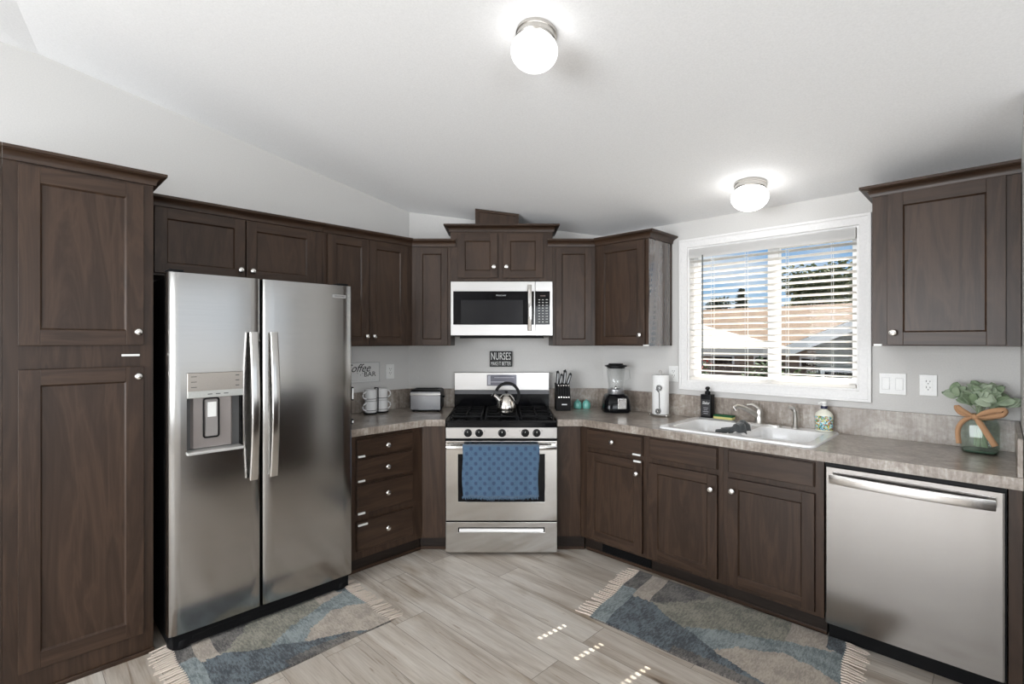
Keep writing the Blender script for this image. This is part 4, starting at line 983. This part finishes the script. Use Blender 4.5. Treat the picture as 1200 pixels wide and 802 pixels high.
# washcloth on the divider
b = MB((2.356, .40, zr)); rows = []
for i in range(22):
    u = i / 21; row = []
    for j in range(26):
        v = j / 25; s = 2.225 + .150 * v; d = .33 + .155 * u
        h = .048 * math.exp(-((v - .78) / .28) ** 2) * (.6 + .4 * math.sin(math.pi * u)) + .007 * math.sin(9 * v + 7 * u) + .005 * math.sin(17 * u - 4 * v)
        zz = zr + .004 + h
        if v < .45: zz = min(zz, zr + .012 - .03 * (.45 - v)) ; zz = max(zz, zr - .012)
        e = abs(u - .5) * 2
        if e > .86: zz -= .040 * (e - .86) / .14 * (1 if v > .5 else .4)
        if v > .93: zz -= .05 * (v - .93) / .07
        row.append((s + .006 * math.sin(12 * u), d + .008 * math.sin(8 * v), max(zz, zr - .03)))
    rows.append(row)
b.loft(rows, False, 0, closed=False)
single('dish_cloth', 'crumpled dark grey cloth draped over the divider between the sink bowls', 'cloth', b, GREYCLOTH, 'right', solid=.004, recalc=False)
# tray, sponge, soaps
b = MB((2.08, .08, zr)); b.prism(rrect(1.955, 2.19, .050, .112, .012), zr + .0005, zr + .007)
single('sink_tray', 'flat grey tray under the black soap bottle and the sponge', 'tray', b, plain('grey_silicone', (.30, .30, .29), .5), 'right', bevel=.0015)
t = Thing('sponge', 'yellow sponge with green scouring top lying on the grey tray', 'sponge', 'right', (2.117, .082, zr + .0075))
b = t.mb(); b.box(2.056, 2.178, .055, .110, zr + .0075, zr + .024); b.done('foam', plain('yellow_foam', (.72, .66, .26), .95, bump=1, bscale=500), t, bevel=.003)
b = t.mb(); b.box(2.056, 2.178, .055, .110, zr + .024, zr + .034); b.done('scouring_pad', plain('green_scourer', (.02, .12, .045), .95, bump=1, bscale=600), t, bevel=.002)
t = Thing('soap_dispenser', 'square black pump soap bottle at the left back corner of the sink', 'soap bottle', 'right', (2.0, .08, zr + .0075))
z_ = zr + .0075; c0, c1 = 1.972, 2.040
b = t.mb(); b.prism(rrect(c0, c1, .053, .108, .008), z_, z_ + .125); b.done('bottle', BLACK, t, bevel=.006)
b = t.mb(); b.lathe((2.006, .080, z_ + .123), [(.016, 0), (.016, .018), (.008, .022), (.008, .028), (.013, .031), (.013, .040), (.008, .044), (.001, .045)], 18); pm = b.done('pump', BLACK, t)
b = t.mb(); b.tube([(2.006, .080, z_ + .160), (2.006, .098, z_ + .161), (2.006, .108, z_ + .156)], .004, 8); b.done('nozzle', BLACK, pm)
lb = MB(t.o); lb.box(c0 + .008, c1 - .008, .1080, .1088, z_ + .012, z_ + .098); lbo = lb.done('label', plain('near_black_label', (.02, .02, .022), .5), t)
text('script_lettering', 'Shaker', lbo, t, 2.006, .1092, z_ + .080, .022, WI, width=.046, shear=.4)
b = t.mb()
for k, w_ in enumerate((.030, .024, .034, .026)): b.box(2.006 - w_ / 2, 2.006 + w_ / 2, .1088, .1092, z_ + .052 - k * .010, z_ + .0545 - k * .010)
b.done('small_print', plain('grey_print', (.35, .35, .36), .6), lbo)
t.e.scale = (1.10, 1.10, 1.24)
t = Thing('soap_dispenser', 'white pump soap bottle with colourful floral label at the right end of the sink', 'soap bottle', 'right', (2.687, .085, zr))
c = (2.687, .085, zr + .0005)
b = t.mb(); b.lathe(c, [(.034, 0), (.039, .003), (.039, .078), (.036, .088), (.026, .098), (.015, .106), (.014, .112)], 28, sq=.72); b.done('bottle', plain('milky_white_bottle', (.78, .77, .66), .3), t)
m, nt, bs = bsdf('floral_label'); v = objvec(nt, (1, 1, 1), False)
vo = N(nt, 'ShaderNodeTexVoronoi', i_Scale=190.); nt.links.new(v, vo.inputs['Vector']); hs = N(nt, 'ShaderNodeSeparateColor'); nt.links.new(vo.outputs['Color'], hs.inputs[0])
rr2 = ramp(nt, [(0, (.10, .45, .60)), (.18, (.45, .75, .80)), (.34, (.02, .03, .06)), (.46, (.75, .60, .10)), (.6, (.20, .35, .05)), (.72, (.55, .18, .10)), (.86, (.75, .72, .65))], hs.outputs[0]); rr2.color_ramp.interpolation = 'CONSTANT'
nt.links.new(rr2.outputs[0], bs.inputs['Base Color']); bs.inputs['Roughness'].default_value = .4
b = t.mb(); b.lathe(c, [(.0394, .008), (.0394, .076)], 28, cap=False, sq=.73); b.done('label', m, t, solid=.0004, label='floral printed label')
b = t.mb(); b.lathe((c[0], c[1], c[2] + .110), [(.015, 0), (.015, .014)], 18); b.done('collar', plain('navy_collar', (.01, .012, .05), .4), t, label='navy blue collar')
b = t.mb(); b.lathe((c[0], c[1], c[2] + .124), [(.010, 0), (.009, .008), (.014, .012), (.013, .020), (.001, .022)], 16); b.tube([(c[0], c[1], c[2] + .140), (c[0] - .014, c[1] + .012, c[2] + .141), (c[0] - .022, c[1] + .018, c[2] + .136)], .004, 8); b.done('pump', WHITEP, t)
t.e.scale = (1.14, 1.14, 1.18)

# ------------------------------------------------------------------ greenery in a glass bottle
vx, vd = 3.342, .135
KV = 1.36; VASE_SET = []
t = Thing('vase', 'square green glass vase at the right end of the worktop', 'vase', 'right', (vx, vd, CT))
b = t.mb(); c = (vx, vd, CT + .001)
b.loft([sq(c, r, z=z, e=.5) for r, z in ((.044, 0), (.048, .004), (.050, .02), (.050, .095), (.046, .112), (.030, .122), (.028, .134))], cap=False); b.faces(sq(c, .044, z=0, e=.5), [tuple(range(32))]); b.done('glass', VASEG, t, solid=.003, recalc=False)
b = t.mb(); b.loft([sq(c, r, z=z, e=.5) for r, z in ((.042, .003), (.045, .006), (.046, .010))]); b.done('thick_base', plain('dark_green_glass', (.10, .16, .12), .1), t)
VASE_SET.append(t)
gt = Thing('artificial_greenery', 'bunch of pale green rounded leaves standing in the glass vase', 'plant', 'right', (vx, vd, CT + .10))
LEAFM = None
m, nt, bs = bsdf('sage_leaf'); v = objvec(nt, (40, 40, 40)); nn = N(nt, 'ShaderNodeTexNoise', i_Scale=1., i_Detail=3.); nt.links.new(v, nn.inputs['Vector'])
gm = N(nt, 'ShaderNodeNewGeometry')
rl = ramp(nt, [(.3, (.13, .20, .105)), (.7, (.29, .37, .235))], nn.outputs[0])
ml = N(nt, 'ShaderNodeMix', data_type='RGBA'); nt.links.new(gm.outputs['Random Per Island'], ml.inputs[0]); nt.links.new(rl.outputs[0], ml.inputs[6]); ml.inputs[7].default_value = (.44, .51, .385, 1)
nt.links.new(ml.outputs[2], bs.inputs['Base Color']); bs.inputs['Roughness'].default_value = .55
def leaf(b, base, dirv, up, L, W):
    dirv = dirv.normalized(); side = dirv.cross(up).normalized(); nrmv = side.cross(dirv).normalized(); n = 7; rows = []
    for i in range(n + 1):
        u = i / n; w_ = W * (math.sin(math.pi * (u ** .85)) ** .6 if 0 < u < 1 else .04)
        cpt = base + dirv * L * u + nrmv * (-.25 * L * (u - .3) ** 2)
        rows.append([tuple(cpt + side * w_ * k + nrmv * (.18 * W * abs(k))) for k in (-1, -.5, 0, .5, 1)])
    b.loft(rows, False, 0, closed=False)
b = gt.mb(); top = Vector((vx, vd, CT + .150)); rnd = random.Random(5)
stems = []
for k in range(15):
    a = 2 * math.pi * k / 15 * 2.4 + rnd.uniform(-.3, .3); el = .15 + 1.35 * (k / 14) ** .8
    L = rnd.uniform(.045, .095) * (1 if k < 10 else .85)
    dv = Vector((math.cos(a) * math.cos(el), math.sin(a) * math.cos(el), math.sin(el) * .95 + .12)); tip = top + Vector((dv.x * .92 - .08, dv.y * .6, dv.z)) * L; stems.append(tip)
    for j in range(7):
        a2 = 2 * math.pi * j / 7 + k; e2 = rnd.uniform(-.1, .9)
        d2 = (Vector((math.cos(a2) * math.cos(e2), math.sin(a2) * .75 * math.cos(e2), math.sin(e2))) + dv * .35).normalized()
        up = Vector((rnd.uniform(-.6, .6), 1.0 + rnd.uniform(-.3, .3), rnd.uniform(.2, 1.2)))      # blades turned every way, many towards the room
        leaf(b, tip - dv * rnd.uniform(0, .02), d2, up, rnd.uniform(.036, .052), rnd.uniform(.013, .018))
b.done('foliage', m, gt, solid=.0015, recalc=False)
b = gt.mb()
for tip in stems: b.tube([(vx + rnd.uniform(-.02, .02), vd + rnd.uniform(-.02, .02), CT + .02), (vx + rnd.uniform(-.008, .008), vd + rnd.uniform(-.008, .008), CT + .13), tuple(top + (tip - top) * .4), tuple(tip)], .0018, 5)
b.done('stems', plain('pale_stem', (.35, .42, .28), .6), gt)
JUTE = plain('orange_burlap', (.50, .285, .155), .9, bump=.8, bscale=500)
rt = Thing('ribbon_bow', 'orange burlap ribbon bow tied round the neck of the vase', 'ribbon', 'right', (vx, vd, CT + .12))
def ribbon(b, pts, w_):
    pts = [Vector(p) for p in pts]; rows = []
    for i, p in enumerate(pts):
        tt = (pts[min(i + 1, len(pts) - 1)] - pts[max(i - 1, 0)]).normalized(); sd_ = tt.cross(Vector((.35, 1, 0))).normalized()
        ww = w_ * (.35 + .65 * min(1, (p - pts[0]).length / .025))
        rows.append([tuple(p - sd_ * ww / 2), tuple(p + Vector((0, .0015, 0))), tuple(p + sd_ * ww / 2)])
    b.loft(rows, False, 0, closed=False)
def curve(P, n=18):
    out = []
    for i in range(n + 1):
        u = i / n * (len(P) - 1); k = min(int(u), len(P) - 2); f = u - k; p0 = Vector(P[max(k - 1, 0)]); p1 = Vector(P[k]); p2 = Vector(P[k + 1]); p3 = Vector(P[min(k + 2, len(P) - 1)])
        out.append(.5 * ((2 * p1) + (p2 - p0) * f + (2 * p0 - 5 * p1 + 4 * p2 - p3) * f * f + (3 * p1 - p0 - 3 * p2 + p3) * f ** 3))
    return out
kx, kd, kz = vx - .012, vd + .040, CT + .128
b = rt.mb(); b.tube([(vx + .034 * math.cos(R(a)), vd + .034 * math.sin(R(a)), CT + .126) for a in range(0, 360, 20)], 0, 8, w=.004, h=.016, closed=True); b.sphere((kx, kd - .002, kz), .011, 10); b.done('band', JUTE, rt)
for nm, P, w_ in (('loop', [(kx, kd, kz), (kx - .030, kd + .008, kz + .020), (kx - .046, kd + .012, kz + .034), (kx - .036, kd + .004, kz + .012), (kx, kd, kz)], .016),
                  ('loop', [(kx, kd, kz), (kx + .035, kd + .010, kz + .022), (kx + .072, kd + .012, kz + .032), (kx + .064, kd + .004, kz + .012), (kx, kd, kz)], .018),
                  ('tail', [(kx, kd, kz), (kx - .026, kd + .016, kz - .012), (kx - .042, kd + .018, kz - .045), (kx - .040, kd + .020, kz - .095)], .015),
                  ('tail', [(kx, kd, kz), (kx + .016, kd + .018, kz - .022), (kx + .036, kd + .022, kz - .060), (kx + .052, kd + .022, kz - .092)], .018)):
    b = rt.mb(); ribbon(b, curve(P), w_); b.done(nm, JUTE, rt, solid=.0012, recalc=False)

for q in (VASE_SET[0], gt, rt):
    q.e.scale = (KV, KV, KV); q.e.location.z = CT + (q.o[2] - CT) * KV

# ------------------------------------------------------------------ ceiling lights
def lamp(x, y, r, lab, es):
    z = zc(y); t = Thing('ceiling_light', lab, 'ceiling light', 'right', (x, -y, z - .001), rx=R(-10), group='ceiling lights'); c = (x, -y, z - .001)
    b = MB(t.o); b.lathe(c, [(.001, 0), (r * .86, 0), (r * .88, -.014), (r * .84, -.016), (r * .86, -.036), (r * .80, -.042), (r * .76, -.052), (.001, -.052)], 36); b.done('metal_base', NICKEL, t, label='brushed nickel base')
    b = MB(t.o); prof = [(r * .74, -.044)] + [(r * math.cos(R(a)), -.044 - r * .42 - r * .74 * math.sin(R(a))) for a in range(-35, 91, 9)]
    b.lathe(c, prof[:-1] + [(.001, -.044 - r * 1.16)], 36); b.done('glass_globe', plain('lit_opal_glass', (.9, .9, .9), .3, emit=(1.0, .985, .97), es=es), t, label='glowing white glass globe')
lamp(2.136, -1.983, .091, 'round white globe ceiling light in the middle of the ceiling', 2.1)
lamp(2.38, -.370, .100, 'round white globe ceiling light close to the window', 4.2)

# ------------------------------------------------------------------ rugs
def weave(name, c0, c1, ang=0, sp=(14, 260, 1)):
    m, nt, b = bsdf(name); v = objvec(nt, (sp[0] * 6, sp[1], 60), False)
    n = N(nt, 'ShaderNodeTexNoise', i_Scale=1., i_Detail=4., i_Roughness=.7); nt.links.new(v, n.inputs['Vector'])
    v2 = objvec(nt, (9, 9, 9), False); n2 = N(nt, 'ShaderNodeTexNoise', i_Scale=1., i_Detail=3.); nt.links.new(v2, n2.inputs['Vector'])
    a = N(nt, 'ShaderNodeMix', data_type='FLOAT'); a.inputs[0].default_value = .35; nt.links.new(n.outputs[0], a.inputs[2]); nt.links.new(n2.outputs[0], a.inputs[3])
    r = ramp(nt, [(.43, c0), (.57, c1)], a.outputs[0]); nt.links.new(r.outputs[0], b.inputs['Base Color']); b.inputs['Roughness'].default_value = .95; b.inputs['Sheen Weight'].default_value = .2
    bp = N(nt, 'ShaderNodeBump', i_Strength=.6, i_Distance=.003); nt.links.new(n.outputs[0], bp.inputs['Height']); nt.links.new(bp.outputs[0], b.inputs['Normal']); return m
SPN = (26, 42, 1)
RM = [weave('rug_olive', (.12, .118, .092), (.28, .262, .205), sp=SPN), weave('rug_beige', (.28, .24, .20), (.44, .38, .315), sp=SPN), weave('rug_light_blue', (.10, .128, .135), (.26, .30, .30), sp=SPN),
      weave('rug_navy', (.020, .028, .036), (.115, .145, .165), sp=SPN), weave('rug_charcoal', (.035, .032, .030), (.16, .145, .13), sp=SPN)]
def interp(P, u):
    for (a, x), (c, y) in zip(P, P[1:]):
        if a <= u <= c: return x + (y - x) * (u - a) / (c - a)
    return P[0][1] if u < P[0][0] else P[-1][1]
def region(u, v, j):
    u += j * .006; v += j * .01
    Nv = interp([(.08, .47), (.2, .47), (.29, .58), (.42, .65), (.56, .78), (.79, .93), (.86, 1.01)], u)
    Bv = interp([(.55, .80), (.58, .70), (.62, .63), (.68, .58), (.80, .48), (.9, .50), (1, .58)], u)
    Lv = interp([(.38, .64), (.44, .58), (.56, .46), (.75, .35), (.81, .30), (.93, .24), (1, .16)], u)
    if u < .08: return 4 if v < .36 else 2
    if v > Nv and u < .86:
        if v > .90 + .1 * abs(u - .55) and .40 < u < .80: return 4
        return 3
    if u > .55 and v > Bv: return 1
    if u > .93 and v < .20: return 3
    if u > .38 and v > Lv: return 2
    if u > .79 and v < .30: return 1
    if u < .175: return 1
    if v < interp([(.17, .47), (.22, .44), (.34, .24), (.42, 0)], u) and u < .42: return 4
    return 0
def rug(cx, cy, rz, Lu, Wv, shear, lab):
    """local x = u (0..1 left to right), local -y = v (0 back .. 1 front)"""
    e = bpy.data.objects.new('area_rug', None); COL.objects.link(e); e.location = (cx, cy, 0); e.rotation_euler = (0, 0, R(rz)); e['label'] = lab; e['category'] = 'rug'; e['group'] = 'kitchen rugs'
    nu, nv = 130, 74; bm = bmesh.new(); rn = random.Random(3)
    T_ = .009
    def P(u, v, z): 
        x = (u - .5) * Lu + shear * (v - .5) * Wv + .004 * math.sin(v * 14); y = -(v - .5) * Wv + .003 * math.sin(u * 11)
        return (x, y, z)
    top = [[bm.verts.new(P(i / nu, j / nv, T_ + .0012 * math.sin(i * .35) * math.sin(j * .3))) for i in range(nu + 1)] for j in range(nv + 1)]
    jit = [rn.uniform(-1, 1) for _ in range(nv * 4 + 4)]
    for j in range(nv):
        for i in range(nu):
            f = bm.faces.new((top[j][i], top[j + 1][i], top[j + 1][i + 1], top[j][i + 1])); f.material_index = region((i + .5) / nu, (j + .5) / nv, jit[(i // 2) % len(jit)])
    bd = [top[0][i] for i in range(nu + 1)] + [top[j][nu] for j in range(1, nv + 1)] + [top[nv][i] for i in range(nu - 1, -1, -1)] + [top[j][0] for j in range(nv - 1, 0, -1)]
    lo = [bm.verts.new((v.co.x, v.co.y, .0005)) for v in bd]
    for k in range(len(bd)):
        q = (k + 1) % len(bd); f = bm.faces.new((bd[k], bd[q], lo[q], lo[k])); f.material_index = 4
    me = bpy.data.meshes.new('rug_field'); bm.to_mesh(me); bm.free()
    for m in RM: me.materials.append(m)
    for p in me.polygons: p.use_smooth = True
    o = bpy.data.objects.new('rug_field', me); COL.objects.link(o); o.parent = e
    FM_ = plain('cream_fringe', (.66, .57, .49), .95, bump=.5, bscale=500)
    for side in (0, 1):
        b = MB()
        nt_ = 30
        for k in range(nt_):
            v = (k + .5) / nt_; x, y, z = P(side, v, .006); sg = -1 if side == 0 else 1; l = rn.uniform(.075, .098); dy = rn.uniform(-.012, .012)
            pts = [(x - sg * .004, -y, .008), (x + sg * .014, -(y + dy * .2), .009), (x + sg * l * .6, -(y + dy * .6), .005), (x + sg * l, -(y + dy), .003)]
            b.tube(pts, [.0036, .0050, .0038, .0026], 6)
            b.tube([(p[0], p[1] + rn.uniform(-.004, .004), p[2]) for p in pts[1:]], [.002, .002, .0015], 5)
        b.done('fringe', FM_, e, kind='stuff', label='cream tasselled fringe')
rug(.89, -2.468, 90, .86, .57, 0, 'blue, olive and beige woven rug with fringe in front of the refrigerator')
rug(2.385, -.928, 2, 1.09, .655, .09, 'blue, olive and beige woven rug with fringe below the sink cabinets')
# ------------------------------------------------------------------ outside the window
GZ = -.85
GRASS = plain('grey_green_ground', (.09, .09, .07), .95, bump=.5, bscale=4)
structure('ground', MB().box(-40, 40, -60, -.35, GZ - .1, GZ), GRASS)
b = MB((2.3, -.6, 2.62)); b.box(-1.0, 7.5, -.30, -.14, 2.42, 2.50); structure('trim_1', b, PAINTW)   # roof eave over the window
def roofmat(name, c0, c1):
    m, nt, b = bsdf(name); v = objvec(nt, (1.2, 1.2, 9), False); n = N(nt, 'ShaderNodeTexNoise', i_Scale=3., i_Detail=6.); nt.links.new(v, n.inputs['Vector'])
    r = ramp(nt, [(.35, c0), (.65, c1)], n.outputs[0]); nt.links.new(r.outputs[0], b.inputs['Base Color']); b.inputs['Roughness'].default_value = .9; return m
TAN_R = roofmat('tan_shingles', (.125, .078, .045), (.20, .130, .078))
SIDING = plain('taupe_siding', (.24, .17, .13), .8); GSID = plain('dark_sage_siding', (.10, .105, .09), .8)
def house(t, x0, x1, y0, y1, ez, rz_, ov=.4):
    b = t.mb(); b.box(x0, x1, -y1, -y0, GZ, ez); b.done('wall', SIDING, t)
    ym = (y0 + y1) / 2; P = []
    for x in (x0 - ov, x1 + ov): P += [(x, -(y0 - ov), ez - .05), (x, -ym, rz_), (x, -(y1 + ov), ez - .05), (x, -(y1 + ov), ez - .18), (x, -(y0 - ov), ez - .18)]
    b = t.mb(); b.faces(P, [(0, 1, 2, 3, 4), (5, 6, 7, 8, 9), (0, 1, 6, 5), (1, 2, 7, 6), (2, 3, 8, 7), (3, 4, 9, 8), (4, 0, 5, 9)]); return b.done('roof', TAN_R, t)
t = Thing('neighbouring_house', 'low house with a broad tan shingle roof beyond the window', 'house', 'right', (0, -17, GZ))
house(t, -5.0, 2.6, 13.5, 20.5, 1.30, 2.75)
for x in (-3.5, -2.2, -.9, .4, 1.5):
    b = t.mb(); b.box(x, x + .7, -13.5, -13.44, .2, 1.0); f = b.done('window', PAINTW, t, bevel=.01); b = t.mb(); b.box(x + .06, x + .64, -13.44, -13.42, .26, .94); b.done('pane', DGLASS, f)
t = Thing('garage', 'dark sage outbuilding with white sloping gable trim seen through the right half of the window', 'garage', 'right', (2.6, -8.5, GZ))
# gable end faces the kitchen
gx0, gx1, gy0, gy1, ge, gp = .85, 4.2, 7.2, 11.0, 1.40, 2.10
gm_ = (gx0 + gx1) / 2
b = t.mb(); b.prism([(gx0 + .12, GZ), (gx1 - .12, GZ), (gx1 - .12, ge), (gm_, gp), (gx0 + .12, ge)], -gy0, -gy1, 'sz'); b.done('wall', GSID, t)
for sg, xa in ((0, gx0 - .3), (1, gx1 + .3)):
    b = t.mb(); P = [(xa, ge - .14), (gm_, gp + .04), (gm_, gp + .14), (xa, ge - .02)]; b.prism(P, -(gy0 - .25), -(gy1 + .2), 'sz'); b.done('roof_slope', plain('grey_metal_roof', (.15, .155, .155), .6), t)
    b = t.mb(); P = [(xa, ge - .24), (gm_, gp - .06), (gm_, gp + .13), (xa, ge - .03)]; b.prism(P, -(gy0 - .28), -(gy0 - .25), 'sz'); b.done('gable_trim', PAINTW, t, label='white gable trim board')
b = t.mb(); b.prism(rect(1.05, 1.62, GZ, .98), -(gy0 - .03), -(gy0 + .01), 'sz', holes=[rect(1.11, 1.55, GZ + .02, .90)]); dfr = b.done('door_frame', PAINTW, t, label='white door frame')
b = t.mb(); b.box(1.11, 1.55, -(gy0 - .005), -(gy0 - .015) , GZ + .02, .90); b.done('door_glass', DGLASS, dfr)
# patio umbrella
t = Thing('patio_umbrella', 'large white patio umbrella over the neighbouring yard', 'umbrella', 'right', (-.15, -4.2, GZ))
uc = (-.25, -4.2); n = 8; ring = [(uc[0] + 1.55 * math.cos(2 * math.pi * (k + .5) / n), uc[1] + 1.55 * math.sin(2 * math.pi * (k + .5) / n), 1.36) for k in range(n)]
ring2 = [(p[0], p[1], 1.26) for p in ring]
b = t.mb(); b.faces(ring + [(uc[0], uc[1], 1.80)], [(k, (k + 1) % n, n) for k in range(n)]); b.faces(ring + ring2, [(k, (k + 1) % n, (k + 1) % n + n, k + n) for k in range(n)])
b.done('canopy', plain('white_canvas', (.33, .33, .325), .9), t, solid=.01, smooth=False)
b = t.mb(); b.cyl((uc[0], uc[1], GZ), .025, 2.7, n=12); b.done('pole', plain('brown_pole', (.10, .06, .04), .5), t)
b = t.mb(); b.lathe((uc[0], uc[1], GZ), [(.25, 0), (.25, .05), (.04, .08)], 20); b.done('base', BLACKM, t)
# fence and plants below
t = Thing('garden_fence', 'brown board fence at the far side of the yard', 'fence', 'right', (-2, -9.5, GZ))
b = t.mb()
for k in range(44): b.box(-6.5 + k * .16, -6.5 + k * .16 + .145, -9.52, -9.49, GZ, .88 + .008 * math.sin(k * 9))
b.done('boards', roofmat('weathered_boards', (.10, .065, .045), (.19, .13, .10)), t)
b = t.mb(); b.box(-6.5, .54, -9.49, -9.45, .60, .69); b.box(-6.5, .54, -9.49, -9.45, -.4, -.31); b.done('rails', SIDING, t)
def leafmat(name, c0, c1):
    m, nt, b = bsdf(name); g = N(nt, 'ShaderNodeNewGeometry'); r = ramp(nt, [(0, c0), (1, c1)], g.outputs['Random Per Island']); nt.links.new(r.outputs[0], b.inputs['Base Color']); b.inputs['Roughness'].default_value = .8; return m
def foliage(b, pts_fn, n, size, rn):
    for _ in range(n):
        p = Vector(pts_fn()); a = Vector((rn.uniform(-1, 1), rn.uniform(-1, 1), rn.uniform(-.6, .6))).normalized(); c = a.cross(Vector((rn.uniform(-1, 1), rn.uniform(-1, 1), 1))).normalized()
        s_ = size * rn.uniform(.5, 1.2); b.faces([tuple(p), tuple(p + a * s_ * .5 + c * s_ * .3), tuple(p + a * s_), tuple(p + a * s_ * .5 - c * s_ * .3)], [(0, 1, 2, 3)])
def tree(name, lab, x, y, h0, h1, rad, shape, cols, trunk, n, leafs, seed, group=None):
    rn = random.Random(seed); t = Thing(name, lab, 'tree', 'right', (x, -y, GZ), group=group)
    b = t.mb(); blobs = [(x + rn.uniform(-.6, .6) * rad, -y + rn.uniform(-.5, .5) * rad, h0 + (h1 - h0) * rn.uniform(.25, .85), rad * rn.uniform(.35, .6)) for _ in range(12)]
    def pt():
        if shape == 'cone':
            u = rn.random() ** 1.1; r = rad * (1 - u) * (.55 + .45 * abs(math.sin(u * 22))) + .05; a = rn.uniform(0, 6.283); q = r * math.sqrt(rn.random()); return (x + q * math.cos(a), -y + q * math.sin(a), h0 + (h1 - h0) * u)
        B = rn.choice(blobs); v = Vector((rn.gauss(0, 1), rn.gauss(0, 1), rn.gauss(0, 1))).normalized() * B[3] * rn.uniform(.75, 1.05); return (B[0] + v.x, B[1] + v.y, B[2] + v.z * .75)
    foliage(b, pt, n, leafs, rn); b.done('crown', leafmat(name + '_leaves', *cols), t, recalc=False, smooth=False)
    b = t.mb(); b.lathe((x, -y, GZ), [(trunk, 0), (trunk * .7, (h0 - GZ) + (h1 - h0) * .3), (trunk * .3, (h1 - GZ) * .8)], 8); b.done('trunk', plain('bark', (.07, .05, .035), .9), t)
DG1 = ((.012, .028, .014), (.04, .075, .035)); MG = ((.07, .095, .035), (.22, .25, .12))
tree('conifer_tree', 'slender dark conifer left of the window divider', -7.2, 26.5, 1.4, 4.35, .95, 'cone', DG1, .12, 2600, .22, 1)
tree('palm_like_tree', 'thin dark tree at the left of the window view', -9.0, 27.5, 2.4, 4.45, .75, 'blob', DG1, .10, 900, .22, 2)
tree('shrubby_tree', 'low dark tree at the far left of the window view', -10.4, 27, 1.7, 3.7, .9, 'blob', DG1, .12, 1100, .22, 3)
tree('leafy_tree', 'broad olive green tree behind the tan roof', -2.9, 25, 1.8, 5.3, 1.9, 'blob', MG, .25, 4600, .28, 4)
tree('leafy_tree', 'olive green tree at the right edge of the window view', -.0, 22, 1.6, 4.75, 1.2, 'blob', MG, .2, 3000, .26, 5)
for k, (x, y, r, h, col, lab) in enumerate(((-1.12, 6.5, .5, 1.22, ((.03, .07, .02), (.12, .20, .07)), 'green garden bush with red flowers below the umbrella'), (.30, 6.6, .5, 1.18, ((.02, .05, .015), (.09, .16, .05)), 'dark green garden bush just left of the window divider'), (1.15, 5.3, .40, 1.05, ((.03, .06, .02), (.14, .20, .08)), 'garden bush beside the outbuilding door'))):
    rn = random.Random(20 + k); t = Thing('garden_bush', lab, 'bush', 'right', (x, -y, GZ), group='garden bushes')
    b = t.mb(); hh = h - GZ
    def pt(): 
        v = Vector((rn.gauss(0, 1), rn.gauss(0, 1), rn.gauss(0, 1))).normalized(); q = rn.uniform(.6, 1); return (x + v.x * r * q * 1.3, -y + v.y * r * q, GZ + hh * .5 + v.z * hh * .5 * q)
    foliage(b, pt, 1500, .10, rn); b.done('leaves', leafmat('bush_leaves_%d' % k, *col), t, recalc=False, smooth=False)
    if k == 0:
        b = t.mb(); foliage(b, lambda: (x + rn.uniform(-.5, .6), -y + .35, .85 + rn.uniform(-.1, .25)), 60, .09, rn); b.done('flowers', plain('red_petals', (.55, .05, .04), .6), t, recalc=False, smooth=False, label='red flowers')

# dark island behind the partition, seen only as the dark band in the refrigerator doors
t = Thing('kitchen_island', 'dark kitchen island standing right of the camera', 'island', 'right', (3.98, 1.5, 0))
b = t.mb(); b.box(3.66, 4.28, .86, 2.36, .08, .87); b.box(3.70, 4.24, .90, 2.32, 0, .08); b.done('body', WV, t)
b = t.mb(); b.box(3.62, 4.34, .82, 2.40, .87, .91); b.done('top', BLACKG, t, bevel=.004)
